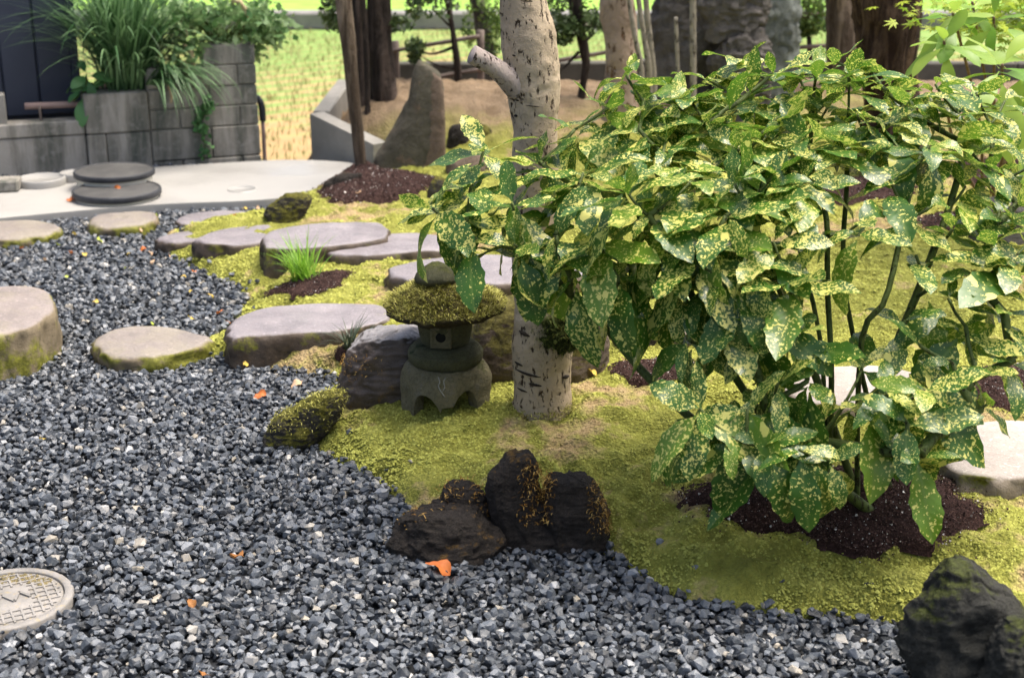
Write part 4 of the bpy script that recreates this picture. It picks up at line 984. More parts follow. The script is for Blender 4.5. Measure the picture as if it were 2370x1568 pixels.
Wm = vv * np.array([0.062, 0.032, 0.052]); Wm = Wm + vv * (0.016 * fbm(vv * 3.1, 4, 31))[:, None]
mbm.add(Wm + cm + np.array([0, 0.008, 0]), ff); mc = mbm.build('moss_clump', rockmat('trunk_moss', (0.015, 0.02, 0.006), (0.07, 0.08, 0.02), 0.7, (0.10, 0.12, 0.02), 0.95, None, 20), tree)
S = Wm[(vv[:, 1] < 0.35)] + cm + np.array([0, 0.008, 0])
strands(mc, M_FILD, S, 3600, 0.02, 0.0016, 0.003, 'moss_strands', 0.75)
strands(mc, M_FIL, [S[i] for i in range(len(S)) if S[i][0] > cm[0] + 0.005], 700, 0.022, 0.0015, 0.003, 'moss_strands', 0.75)
_ring = [np.array([f[0] + math.cos(q) * 0.088, f[1] + 0.06 + math.sin(q) * 0.088, 0]) for q in np.linspace(0, 6.28, 80)]
for _q in _ring: _q[2] = float(H(_q[0], _q[1])[0]) + 0.004
strands(tree, M_FIL, _ring, 900, 0.014, 0.0026, 0.007, 'foot_moss', 0.5)
for a, z0_, ln in ((0.5, 1.75, 1.2), (2.6, 2.1, 1.0), (4.4, 2.4, 1.1)):
    i = int(np.argmin(np.abs(PT[:, 2] - z0_))); c0 = PT[i]; d = np.array([math.cos(a), math.sin(a), 0.9])
    mb = MB(); tube(mb, catmull([c0, c0 + d * ln * 0.4, c0 + d * ln * np.array([0.8, 0.8, 1.1])], 14), np.linspace(0.03, 0.008, 14), 10); mb.build('branch', M_WHITE, tree)

def crown_mesh(name, mat, parent, blobs, nleaf, size, asp=0.5):
    mb = MB(); C = []
    for (c, rad, wgt) in blobs:
        n = int(nleaf * wgt); q = rng.normal(size=(n, 3)); q /= np.linalg.norm(q, axis=1)[:, None]
        q = q * (rng.uniform(0.15, 1, (n, 1)) ** 0.5) * np.asarray(rad) + np.asarray(c)
        q = q[(fbm(q * 9, 3, 5) + rng.normal(0, 0.25, n)) > -0.12]; C.append(q)
    C = np.concatenate(C); leafquads(mb, C, size * rng.uniform(0.6, 1.3, len(C)), asp)
    return mb.build(name, mat, parent)
def bg_tree(name, label, rows, mat, Y=None, group='trees along the back of the garden', blobs=None, leaf=None, nleaf=900, size=0.05, extra=(), branches=(), sides=20, rough=0.02):
    if Y is None: Y = atg((rows[0][1] + rows[0][2]) / 2, rows[0][0])[1]
    P, r = px_trunk([(rows[0][0] + 14, rows[0][1], rows[0][2])] + rows, Y, 60)
    b = P[0].copy(); t = root(name, b); tag(t, label, 'tree', group)
    mb = MB(); tube(mb, P, r, sides, disp=bark(rough * r.max() * 8, 14, len(label))); mb.build('trunk', mat, t)
    for rw, dy in extra:
        P2, r2 = px_trunk([(rw[0][0] + 10, rw[0][1], rw[0][2])] + rw, Y + dy, 40); mb = MB(); tube(mb, P2, r2, 14, disp=bark(rough * r2.max() * 6, 14, 3)); mb.build('stem', mat, t)
    for pts, r0 in branches:
        Pb = catmull([atY(a, b_, Y + c_) for a, b_, c_ in pts], 18); mb = MB(); tube(mb, Pb, np.linspace(r0, r0 * 0.3, 18), 8); mb.build('branch', mat, t)
    if blobs:
        crown_mesh('crown', leaf, t, [(atY(a, b_, Y + c_), (rx, ry, rz), w) for a, b_, c_, rx, ry, rz, w in blobs], nleaf, size)
    return t
bg_tree('slender_tree', 'slender leaning grey brown trunk rising from the soil mound', [(405, 825, 852), (380, 822, 848), (300, 812, 842), (200, 800, 832), (100, 789, 824), (0, 776, 814), (-150, 760, 800), (-500, 730, 770), (-1000, 700, 725)], M_BTAN, rough=0.012)
bg_tree('dark_trunk_tree', 'thick dark trunk with two thinner stems behind the concrete kerb', [(300, 852, 922), (260, 853, 920), (200, 852, 917), (100, 850, 908), (0, 846, 902), (-200, 840, 895), (-900, 840, 880)], M_BDARK, Y=7.75,
        extra=[([(300, 830, 850), (150, 822, 846), (0, 812, 838), (-200, 800, 826), (-700, 770, 790)], -0.05), ([(300, 845, 858), (150, 842, 855), (0, 835, 847), (-300, 820, 830)], -0.14)],
        blobs=[(925, 15, 0.1, 0.13, 0.2, 0.14, 0.5), (780, 25, 0.3, 0.10, 0.2, 0.12, 0.4), (850, -420, 0, 0.6, 0.6, 0.4, 1.2)], leaf=M_DARKL, nleaf=1100, size=0.05)
bg_tree('leaning_tree', 'leaning grey green trunk clothed in ivy left of the pale trunk', [(262, 1143, 1170), (230, 1135, 1166), (180, 1122, 1156), (120, 1108, 1146), (60, 1098, 1136), (0, 1088, 1124), (-200, 1055, 1088), (-800, 1000, 1025)], M_BGREY,
        blobs=[(1140, 60, -0.05, 0.09, 0.12, 0.18, 0.6), (1130, 10, 0, 0.14, 0.15, 0.12, 0.5), (1085, 60, 0.1, 0.05, 0.1, 0.15, 0.2), (1060, -420, 0, 0.6, 0.6, 0.4, 1.2)], leaf=M_MIDL, nleaf=1000, size=0.035)
bg_tree('thin_tree', 'thin dark trunk with sparse needles behind the fence rails', [(205, 1053, 1070), (150, 1050, 1066), (80, 1042, 1056), (0, 1030, 1044), (-200, 1010, 1022), (-700, 990, 998)], M_BDARK, Y=8.35,
        blobs=[(962, 105, 0, 0.07, 0.1, 0.07, 0.35), (1000, 15, 0, 0.18, 0.2, 0.09, 0.4), (960, 130, 0, 0.04, 0.08, 0.05, 0.15), (1030, -380, 0, 0.6, 0.6, 0.4, 1.2)], leaf=M_DARKL, nleaf=900, size=0.04,
        branches=[([(1048, 110, 0), (1000, 125, 0.02), (960, 112, 0.03)], 0.01), ([(1055, 160, 0), (1010, 150, -0.05), (975, 130, -0.05)], 0.008), ([(1040, 60, 0), (1005, 25, 0)], 0.008)])
bg_tree('dark_leaved_tree', 'small twisted dark trunk with dense dark foliage right of pale trunk', [(240, 1332, 1356), (200, 1338, 1358), (150, 1345, 1366), (110, 1338, 1362), (60, 1328, 1354), (0, 1315, 1345), (-150, 1310, 1335), (-600, 1300, 1315)], M_BDARK, Y=7.7,
        blobs=[(1320, 25, 0, 0.13, 0.15, 0.13, 0.6), (1360, 55, 0, 0.10, 0.15, 0.08, 0.4), (1305, 80, -0.05, 0.06, 0.1, 0.06, 0.25), (1390, 40, 0.1, 0.08, 0.1, 0.08, 0.25), (1330, -380, 0, 0.6, 0.6, 0.4, 1.2)], leaf=M_DARKL, nleaf=1500, size=0.032,
        branches=[([(1340, 120, 0), (1312, 150, -0.03), (1296, 165, -0.03)], 0.01), ([(1350, 100, 0), (1385, 70, 0.02)], 0.01), ([(1330, 80, 0), (1300, 105, 0)], 0.012)])
bg_tree('mottled_tree', 'pinkish mottled peeling trunk behind the top of the shrub', [(262, 1392, 1480), (200, 1396, 1478), (100, 1398, 1472), (0, 1394, 1462), (-200, 1390, 1450), (-900, 1390, 1430)], M_BMOT, Y=7.0)
for k, (rw, lb) in enumerate((([(215, 1482, 1494), (150, 1476, 1490), (80, 1462, 1475), (0, 1450, 1462), (-200, 1420, 1430)], 'leftmost of three thin leaning stems beside the mottled trunk'),
                              ([(215, 1498, 1510), (150, 1494, 1508), (80, 1484, 1496), (0, 1472, 1484), (-200, 1450, 1460)], 'middle of three thin leaning stems beside the mottled trunk'),
                              ([(215, 1506, 1522), (150, 1502, 1518), (80, 1495, 1510), (0, 1488, 1502), (-200, 1475, 1487)], 'rightmost of three thin leaning stems beside the mottled trunk'))):
    bg_tree('thin_stem_tree', lb, rw, M_POLE, Y=6.6 + 0.1 * k, group='thin stems beside the mottled trunk', rough=0.01, sides=10)
bg_tree('grey_brown_tree', 'pale grey brown trunk left of the big red brown trunk', [(200, 1918, 1992), (115, 1916, 1986), (60, 1914, 1982), (0, 1910, 1978), (-200, 1905, 1970), (-900, 1910, 1950)], M_BTAN, Y=7.9)
bg_tree('red_brown_tree', 'massive red brown furrowed trunk behind the right side of shrub', [(345, 1985, 2150), (300, 1995, 2138), (250, 2000, 2128), (150, 1994, 2126), (80, 1988, 2128), (0, 1980, 2132), (-200, 1975, 2130), (-900, 1985, 2110)], M_BRED, Y=6.6, sides=36,
        blobs=[(2050, -900, 0, 0.9, 0.9, 0.4, 1.0)], leaf=M_DARKL, nleaf=1200, size=0.07)
bg_tree('distant_tree', 'small dark green tree seen between back boulders and grey trunk', [(130, 1868, 1882), (80, 1866, 1878), (0, 1862, 1874), (-200, 1860, 1868)], M_BDARK, Y=8.5,
        blobs=[(1875, 25, 0, 0.12, 0.15, 0.13, 0.7), (1865, 65, 0, 0.08, 0.1, 0.05, 0.3), (1900, 60, 0.1, 0.05, 0.1, 0.05, 0.2)], leaf=M_MIDL, nleaf=1100, size=0.035)
for k, (x, yt, lb) in enumerate(((1603, -80, 'tall pale bamboo pole standing before the grey boulders'), (1566, 40, 'short broken pale pole left of the tall pole by boulders'))):
    p0, p1 = atY(x + (2 if k == 0 else 6), 240, 6.4), atY(x - (2 if k else 0), yt, 6.4)
    mb = MB(); P = np.linspace(p0, p1, 30); tube(mb, P, (0.0145 if k == 0 else 0.009) * (1 + 0.12 * (np.arange(30) % 6 == 0)), 12); o = mb.build('garden_pole', M_POLE, base=p0); tag(o, lb, 'pole')
# ------------------------------------------------------------------ fence, low walls, kerb
rt = root('rail_fence', (0.2, 8.45, 0)); tag(rt, 'low weathered two rail fence along the paddy behind the trees', 'fence')
YF = 8.45
for (a, b), (c, d) in (((905, 118), (1110, 84)), ((915, 196), (1180, 148)), ((1270, 75), (1420, 50)), ((1275, 143), (1420, 118)), ((1820, 112), (2000, 100)), ((1820, 40), (2000, 26))):
    p, q = atY(a, b, YF), atY(c, d, YF); mb = MB(); tube(mb, np.linspace(p, q, 14), 0.0125, 10, disp=lambda V: 0.002 * fbm(V * 20, 3, 4)); mb.build('rail', M_RAIL, rt)
for x, yt in ((915, 95), (1112, 70), (1272, 55), (1418, 35), (1822, 20), (1995, 10)):
    p = atY(x, yt, YF + 0.03); mb = MB(); tube(mb, np.linspace((p[0], p[1], 0.0), p, 8), 0.022, 10); mb.build('post', M_RAIL, rt)
rt = root('low_wall', (0.2, 8.62, -0.35)); tag(rt, 'low dark concrete wall at the foot of the rail fence', 'wall')
x = -0.72
while x < 3.4:
    mb = MB(); box(mb, (x, 8.6, -0.36), (0.745, 0, 0), (0, 0.1, 0), (0, 0, 0.73 + rng.uniform(-0.01, 0.01)), bev=0.008); mb.build('wall_panel', M_LOWW, rt, sm=False); x += 0.75
mb = MB(); box(mb, (-30, 16.95, -0.36), (60, 0, 0), (0, 0.35, 0), (0, 0, 0.2), bev=0.02); tag(mb.build('road_wall', M_ROADW, base=(0, 16.95, -0.36), sm=False), 'long grey concrete wall of the road beyond the paddy', 'wall')
# kerb holding the brown soil
A, B_, C_ = atz(722, 369, 0.0), atz(866, 402, 0.0), None
rt = root('concrete_kerb', A); tag(rt, 'pale concrete retaining kerb at the right end of the slab', 'kerb')
d = (B_ - A); d[2] = 0; dn = d / np.linalg.norm(d); nrm = np.array([-dn[1], dn[0], 0])
bm = MB(); Lk = np.linalg.norm(d)
V = []
for s, h in ((0, 0.245), (1, 0.15)):
    for o_ in (0, 0.09):
        for z in (-0.1, h): V.append(A + dn * Lk * s + nrm * o_ + np.array([0, 0, z]))
V = np.array(V); bm.add(V, BOXF); bm.build('kerb_front', M_KERB, rt, sm=False)
bm = MB(); box(bm, A + np.array([0.002, 0.094, -0.3]), (0.09, 0, 0), (0, 1.15, 0), (0, 0, 0.545), bev=0.006); bm.build('kerb_side', M_KERB, rt, sm=False)

# ------------------------------------------------------------------ block walls at the left
WA = atz(0, 412, 0.0); WB = atz(606, 370, 0.0); wu = (WB - WA); WL = np.linalg.norm(wu); wu = wu / WL; wn = np.array([wu[1], -wu[0], 0])   # wn: towards the garden
def onw(px, py, off=0.0):
    d = ray(px, py); o = np.array([0, 0, CAMZ]); q = WA + wn * off; t = np.dot(q - o, wn) / np.dot(d, wn); p = o + d * t
    return float(np.dot(p - WA, wu)), float(p[2])
def wbox(mb, s0, s1, z0, z1, depth, off=0.0, bev=0.006):
    box(mb, WA + wu * s0 + wn * off + np.array([0, 0, z0]), wu * (s1 - s0), -wn * depth, np.array([0, 0, z1 - z0]), bev=bev)
s_p0, z_low = onw(196, 278); s_p1, z_p = onw(340, 210); s_e, z_e = onw(590, 100); s_m, z_m = onw(470, 152)
_, zj1 = onw(300, 305); _, zj0 = onw(545, 361)
rt = root('retaining_wall', WA - wu * 1.0); tag(rt, 'low stained concrete retaining wall below the navy shed', 'wall')
s = -1.6; wn_ = 0
while s < s_p0 - 0.01:
    e = min(s + 0.52, s_p0)
    for z0, z1, of in ((-0.06, zj1 - 0.002, 0.0), (zj1 + 0.002, z_low, 0.006)):
        mb = MB(); wbox(mb, s + 0.002, e - 0.002, z0, z1, 0.14, of); mb.build('wall_panel', M_CONC, rt, sm=False)
    s = e
rt = root('planter_wall', WA + wu * s_p0); tag(rt, 'stained concrete planter front holding the pampas grass', 'wall')
for a, b, z0, z1, of in ((s_p0, s_p0 + 0.3 * (s_p1 - s_p0), -0.06, zj1 - 0.002, 0.02), (s_p0 + 0.3 * (s_p1 - s_p0), s_p1, -0.06, zj1 - 0.002, 0.014), (s_p0, s_p1, zj1 + 0.002, z_p, 0.022)):
    mb = MB(); wbox(mb, a + 0.0015, b - 0.0015, z0, z1, 0.16, of); mb.build('wall_panel', M_CONC, rt, sm=False)
mb = MB(); wbox(mb, s_p0 + 0.04, s_p1, zj1, z_p - 0.03, 0.4, -0.16); mb.build('planter_soil', M_SOIL, rt, sm=False)
rt = root('block_wall', WA + wu * s_p1); tag(rt, 'grey concrete block wall stepping up to the right', 'wall')
zc = [-0.06, zj0, zj1]; nup = 4
for k in range(1, nup + 1): zc.append(zj1 + (z_e - zj1) * k / nup)
SEg = {0: 0.42, 1: 0.30}
for k in range(len(zc) - 1):
    left = s_p1 if zc[k + 1] < z_m + 0.03 else s_m
    s = left; row = [left]
    first = 0.5 if k % 2 else 0.25
    while row[-1] < s_e - 0.02:
        stp = first if len(row) == 1 else 0.5
        row.append(min(row[-1] + stp * 0.62, s_e) if s_e - (row[-1] + stp * 0.62) > 0.06 else s_e)
    for a, b in zip(row[:-1], row[1:]):
        mb = MB(); wbox(mb, a + 0.003, b - 0.003, zc[k] + 0.002, zc[k + 1] - 0.003, 0.15, 0.008 * math.sin(k * 3.3 + a * 7) * 0.4 + (0.01 if k < 2 else 0), 0.005); mb.build('block', M_CONC, rt, sm=False)
mb = MB(); wbox(mb, s_p1, s_e - 0.01, -0.06, z_m - 0.01, 0.12, -0.012, 0); mb.build('mortar_core', M_CEM, rt, sm=False)
mb = MB(); wbox(mb, s_m + 0.01, s_e - 0.01, z_m - 0.005, z_e - 0.008, 0.12, -0.012, 0); mb.build('mortar_core', M_CEM, rt, sm=False)
# navy shed
so = -0.28
sr, zb_ = onw(178, 262, so); ss, _ = onw(97, 262, so)
rt = root('shed', WA + wu * (sr - 1) + wn * so); tag(rt, 'dark navy panelled shed wall behind the low retaining wall', 'shed')
pw = sr - ss; e = sr; k = 0
while e > -1.8:
    mb = MB(); wbox(mb, e - pw + 0.003, e - 0.003, zb_, 2.3, 0.035, so, 0.006); mb.build('wall_panel', M_NAVY, rt, sm=False); e -= pw; k += 1
mb = MB(); wbox(mb, e, sr - 0.01, zb_ - 0.02, 2.28, 1.2, so - 0.03, 0); mb.build('shed_body', M_NAVY, rt, sm=False)
mb = MB(); wbox(mb, sr - 0.004, sr + 0.035, zb_ - 0.01, 2.3, 0.06, so + 0.01, 0.006); mb.build('corner_trim', M_NAVY, rt, sm=False)
mb = MB(); wbox(mb, e, sr, zb_ - 0.12, zb_ - 0.021, 1.0, so - 0.05, 0); mb.build('plinth', M_LOWW, rt, sm=False)
mb = MB(); wbox(mb, e, sr + 0.05, 2.3, 2.36, 1.3, so + 0.08, 0.01); mb.build('roof', M_NAVY, rt, sm=False)
# pipes, stub post
a, z = onw(57, 246, -0.1); b, z2_ = onw(215, 240, -0.1)
mb = MB(); tube(mb, np.linspace(WA + wu * a - wn * 0.1 + [0, 0, z], WA + wu * b - wn * 0.1 + [0, 0, z2_], 6), 0.0165, 14); o = tag(mb.build('pipe', M_PIPE, base=WA + wu * a - wn * 0.1 + [0, 0, z]), 'dusty pink pipe lying along the top of the low wall', 'pipe')
a, z = onw(93, 262, -0.06); mb = MB(); tube(mb, np.linspace(WA + wu * a - wn * 0.06 + [0, 0, z_low - 0.02], WA + wu * a - wn * 0.06 + [0, 0, z_low + 0.075], 4), 0.006, 8); tag(mb.build('iron_rod', M_RAIL, base=WA + wu * a - wn * 0.06 + [0, 0, z_low]), 'thin rusty upright rod in front of the pink pipe', 'rod')
mb = MB(); a, _ = onw(-14, 270); b, zt = onw(11, 224); wbox(mb, a, b, z_low - 0.02, zt + 0.01, 0.08, -0.01, 0.006); tag(mb.build('concrete_post', M_KERB, base=WA + wu * a + [0, 0, z_low], sm=False), 'short pale concrete post on the wall at left edge', 'post')
pp = atY(612, 369, 7.62); pt = atY(608, 275, 7.62)
rt = root('drain_pipe', (pp[0], 7.62, 0)); tag(rt, 'pink upright drain pipe with black elbow beside the block wall', 'pipe')
mb = MB(); tube(mb, np.linspace((pp[0], 7.62, -0.36), pt, 8), 0.011, 12); mb.build('pipe_length', M_PIPE, rt)
mb = MB(); tube(mb, catmull([pt - [0, 0, 0.01], atY(606, 250, 7.62), atY(602, 235, 7.62), atY(594, 226, 7.66)], 14), 0.018, 12); mb.build('elbow', M_PIPEB, rt)
# tank lids on the slab
def lid(px, py_, rpx, zb0, htop, hc, label, seed):
    c = atz(px, py_, zb0 + hc); r = rpx * mpp(c); b = np.array([c[0], c[1], 0.045]); t = root('tank_lid', b); tag(t, label, 'tank lid')
    mb = MB(); lathe(mb, [(r * 0.93, 0.0), (r * 0.93, hc - htop)], b, 56); mb.build('collar', M_COLLAR, t)
    mb = MB(); lathe(mb, [(0.0, hc - htop - 0.001), (r * 0.97, hc - htop), (r, hc - htop + 0.004), (r, hc - 0.006), (r * 0.98, hc), (r * 0.95, hc), (r * 0.94, hc - 0.004)], b, 64); mb.build('rim', M_LID, t)
    mb = MB(); lathe(mb, [(r * 0.94, hc - 0.004), (r * 0.5, hc - 0.003), (0.0, hc - 0.003)], b, 64)
    mb.build('lid_top', M_LIDTOP, t)
lid(264, 392, 92, 0.045, 0.028, 0.085, 'round black tank lid on a cream collar, the rear one', 1)
lid(270, 436, 101, 0.045, 0.03, 0.042, 'round black tank lid lying low on slab, the front one', 2)
for k, (px, py_, rp, hh, lb) in enumerate(((95, 410, 55, 0.035, 'low white round cover at the left of the tank lids'), (172, 398, 34, 0.04, 'small white round cover just left of the rear lid'), (560, 436, 34, 0.006, 'faint flat round cover set in the slab right of lids'))):
    c = atz(px, py_, 0.045 + hh); r = rp * mpp(c); mb = MB(); lathe(mb, [(r, -hh), (r, -0.006), (r * 0.97, 0), (r * 0.9, 0.0), (r * 0.89, -0.003), (0, -0.003)], c, 48); o = mb.build('slab_cover', M_SLAB, base=c - [0, 0, hh]); tag(o, lb, 'cover')
mb = MB(); c = atz(-20, 447, 0.045); box(mb, c, (0.12, 0.02, 0), (-0.02, 0.12, 0), (0, 0, 0.055), bev=0.008); tag(mb.build('concrete_block', M_CONC, base=c, sm=False), 'small stained concrete block on the slab at left edge', 'block')

# ------------------------------------------------------------------ leaves
def leaf_mesh(name, mat, L=0.15, W=0.062, arch=0.25, fold=0.25, wave=0.004, teeth=True, nl=10, seed=0, p1=0.75, p2=0.85, pet=0.06, twist=0.0):
    r = np.random.default_rng(seed); t = np.linspace(0, 1, nl + 1); tt = np.clip((t - pet) / (1 - pet), 0, 1)
    w = tt ** p1 * (1 - tt) ** p2; w = w / w.max() * W / 2; w = np.maximum(w, 0.0014 * (1 - t))
    if teeth:
        for i in range(int(nl * 0.4), nl): w[i] *= 1.0 if i % 2 else 0.87
    J = np.array([-1, -0.5, 0, 0.5, 1.0]); X = t * L; th = arch * t; V, U = [], []
    px = np.concatenate([[0], np.cumsum(np.cos(th[1:]) * L / nl)]); pz = np.concatenate([[0], np.cumsum(-np.sin(th[1:]) * L / nl)])
    ph = r.uniform(0, 6.28, 2)
    for i in range(nl + 1):
        for j in J:
            y = w[i] * j; z = fold * abs(y) - 1.2 * fold * y * y / max(W, 1e-3) + wave * math.sin(9 * t[i] + ph[0 if j < 0 else 1]) * abs(j) * (1 - (2 * t[i] - 1) ** 2)
            y2 = y * math.cos(twist * t[i]); z2 = z + y * math.sin(twist * t[i])
            V.append((px[i] + z2 * math.sin(th[i]), y2, pz[i] + z2 * math.cos(th[i]))); U.append((X[i], y))
    mb = MB(); mb.add(V, gridf(nl + 1, 5), 0, U); return mb
def rosette(c, axis, n, L, out, e0=50, e1=-28, jit=0.22, grav=(0.10, 0.25)):
    axis = np.asarray(axis, float); axis /= np.linalg.norm(axis)
    u = np.cross(axis, [0.3, 0.9, 0.1]); u /= np.linalg.norm(u); v = np.cross(axis, u); a0 = rng.uniform(0, 6.28)
    for k in range(n):
        f = k / max(1, n - 1); a = a0 + k * 2.39996 + rng.normal(0, 0.15); el = R(e0 + (e1 - e0) * f ** 0.8) + rng.normal(0, jit)
        rad = u * math.cos(a) + v * math.sin(a); d = rad * math.cos(el) + axis * math.sin(el); d[2] -= grav[0] + grav[1] * f; d /= np.linalg.norm(d)
        nr = axis + rng.normal(0, 0.18, 3); nr = nr - d * np.dot(nr, d)
        if np.linalg.norm(nr) < 0.2: nr = np.cross(d, [0.1, 0.2, 1]); 
        nr /= np.linalg.norm(nr); s = np.cross(nr, d)
        ln = L * (0.60 + 0.5 * f) * rng.uniform(0.72, 1.22)
        p = np.asarray(c) - axis * 0.018 * f * 2 + rad * 0.004
        m = Matrix(((d[0], s[0], nr[0], p[0]), (d[1], s[1], nr[1], p[1]), (d[2], s[2], nr[2], p[2]), (0, 0, 0, 1)))
        out.append((m, ln))
def place_leaves(parent, leaves, meshes, builders, L0, limit=300, name='leaf', mat=None, key=None):
    order = list(range(len(leaves)))
    if key is not None: order.sort(key=key)
    rest = MB(); nrest = 0
    for q, i in enumerate(order):
        m, ln = leaves[i]; k = int(rng.integers(0, len(meshes))); sc = ln / L0
        if q < limit:
            piece(name, meshes[k], m @ Matrix.Diagonal((sc, sc * rng.uniform(0.88, 1.12), sc, 1)), parent)
        else:
            b = builders[k]; V = np.concatenate(b.v) * sc; A = np.array(m)
            rest.add(V @ A[:3, :3].T + A[:3, 3], b.f[0], 0, b.uv[0]); nrest += 1
    if nrest: tag(rest.build('leaf_mass', mat, parent, uv=True), kind='stuff')
    return nrest
AB = [leaf_mesh('', None, 0.15, w, a, fo, wv, True, 11, s, 0.72, 0.80, 0.07, tw) for s, (w, a, fo, wv, tw) in enumerate(((0.062, 0.7, 0.24, 0.004, 0.1), (0.068, 0.4, 0.30, 0.005, -0.15), (0.056, 1.0, 0.28, 0.004, 0.25), (0.064, 0.2, 0.22, 0.006, 0.0), (0.060, 1.3, 0.22, 0.005, -0.3), (0.072, 0.6, 0.25, 0.006, 0.15), (0.052, 0.5, 0.3, 0.003, -0.1), (0.066, 0.9, 0.2, 0.007, 0.2), (0.048, 0.9, 0.32, 0.004, 0.5), (0.078, 0.5, 0.15, 0.009, -0.2), (0.058, -0.3, 0.3, 0.006, 0.3), (0.06, 1.7, 0.3, 0.006, 0.6)))]
AM = [b.mesh('leaf', M_AUC, uv=True) for b in AB]

# ------------------------------------------------------------------ spotted laurel
def T(px, py, Y): return atY(px, py, Y)
AC = atg(1965, 1178); AC[2] -= 0.005
RS = [  # px, py, depth, scale, leaves
 (1000, 482, 3.12, 1.05, 8), (1120, 345, 3.25, 0.95, 7), (1090, 430, 3.2, 1.0, 7), (1185, 470, 3.1, 1.05, 8), (1250, 375, 3.25, 1.0, 8), (1075, 545, 3.08, 0.95, 6), (1190, 565, 3.06, 1.0, 7), (1285, 545, 3.05, 1.1, 7),
 (1330, 300, 3.3, 0.95, 7), (1410, 245, 3.35, 0.95, 7), (1350, 400, 3.15, 1.05, 8), (1450, 175, 3.45, 0.9, 7), (1490, 235, 3.35, 0.95, 7), (1450, 440, 3.0, 1.15, 9), (1385, 555, 2.98, 1.1, 7), (1430, 640, 2.95, 1.1, 8), (1320, 640, 3.02, 0.95, 6),
 (1540, 330, 3.2, 1.0, 8), (1560, 240, 3.35, 0.95, 7), (1640, 185, 3.45, 0.9, 7), (1600, 420, 3.05, 1.1, 8), (1545, 545, 2.95, 1.1, 8), (1570, 665, 2.92, 1.05, 8), (1680, 500, 2.92, 1.15, 9), (1640, 285, 3.25, 0.95, 7), (1705, 340, 3.15, 1.05, 8), (1735, 215, 3.4, 0.95, 8), (1710, 145, 3.5, 0.85, 7),
 (1795, 395, 3.05, 1.05, 8), (1700, 425, 3.0, 1.1, 8), (1800, 270, 3.25, 1.0, 7), (1850, 180, 3.4, 0.9, 7), (1890, 165, 3.3, 0.95, 8), (1965, 180, 3.3, 0.95, 8), (1985, 265, 3.2, 0.9, 7), (2010, 150, 3.5, 0.85, 6), (2070, 330, 3.1, 1.0, 8), (2100, 235, 3.2, 1.0, 8), (2165, 195, 3.3, 1.0, 8),
 (2215, 260, 3.25, 0.95, 7), (2150, 335, 3.05, 1.0, 8), (2260, 215, 3.4, 0.9, 7), (2300, 300, 3.3, 0.9, 7), (1940, 345, 3.1, 1.0, 8), (1870, 325, 3.15, 1.0, 8), (2060, 415, 3.0, 0.9, 2), (2290, 395, 3.2, 0.85, 4), (1985, 520, 2.9, 1.1, 5), (1790, 560, 2.88, 1.1, 8), (1730, 600, 2.85, 1.05, 6), (1830, 640, 2.85, 1.05, 8), (1660, 640, 2.86, 1.05, 8),
 (1770, 740, 2.82, 1.0, 7), (1690, 745, 2.85, 1.0, 7), (1610, 590, 2.9, 1.1, 8), (2150, 480, 2.98, 0.9, 1), (2340, 600, 2.95, 1.05, 8), (2290, 560, 3.0, 0.95, 6), (2120, 590, 2.95, 0.85, 2), (2195, 690, 2.9, 0.75, 1), (2090, 740, 2.88, 0.85, 2), (1590, 785, 2.85, 0.95, 6), (1850, 770, 2.82, 0.95, 4),
 (1620, 945, 2.72, 1.15, 9), (1730, 945, 2.72, 1.1, 8), (1760, 1030, 2.68, 1.05, 8), (1850, 1040, 2.66, 1.0, 7), (1690, 1010, 2.70, 1.05, 7), (1920, 1065, 2.66, 0.95, 6), (2050, 905, 2.74, 1.05, 7), (2140, 900, 2.72, 1.1, 8), (2100, 980, 2.68, 1.1, 7), (2190, 960, 2.74, 0.95, 6), (1960, 925, 2.8, 0.95, 4), (1870, 880, 2.78, 0.95, 7), (2000, 840, 2.85, 0.85, 3), (2260, 860, 2.82, 0.8, 5), (1800, 885, 2.76, 1.0, 7), (2130, 1050, 2.66, 0.9, 5),
 (1480, 300, 3.25, 1.0, 7), (1600, 235, 3.35, 0.95, 7), (1685, 245, 3.3, 0.95, 7), (1760, 310, 3.2, 1.0, 8), (1830, 345, 3.1, 1.0, 7), (1915, 250, 3.3, 0.95, 7), (2040, 200, 3.4, 0.9, 7), (2045, 285, 3.2, 1.0, 7), (2130, 270, 3.25, 1.0, 8), (2200, 335, 3.15, 0.95, 7), (2245, 345, 3.2, 0.95, 6), (2325, 235, 3.4, 0.9, 7), (1760, 440, 3.0, 1.05, 8), (1865, 410, 3.0, 1.0, 6), (1500, 500, 2.98, 1.05, 7), (2355, 470, 3.1, 0.95, 6), (1790, 165, 3.45, 0.9, 7), (1520, 400, 3.1, 1.0, 7), (1640, 560, 2.9, 1.05, 7), (1700, 690, 2.84, 1.0, 6), (1930, 140, 3.5, 0.85, 6),
 (2235, 430, 3.1, 0.95, 4), (2315, 485, 3.05, 0.95, 5), (2205, 530, 3.0, 0.9, 2), (2262, 640, 2.95, 0.95, 4), (2325, 725, 2.9, 1.0, 5), (2235, 755, 2.88, 0.9, 4), (2155, 660, 2.95, 0.85, 1), (2345, 830, 2.85, 0.95, 5), (2285, 935, 2.8, 0.9, 4), (2205, 840, 2.82, 0.9, 3), (2130, 800, 2.84, 0.85, 1), (2380, 560, 3.0, 1.0, 6), (2390, 380, 3.2, 0.95, 6), (2095, 480, 3.0, 0.9, 1)]
shrub = root('spotted_laurel_shrub', AC); tag(shrub, 'large spotted laurel shrub with yellow speckled glossy leaves on dark soil', 'shrub')
nodes, parent_i, chains = [], [], []
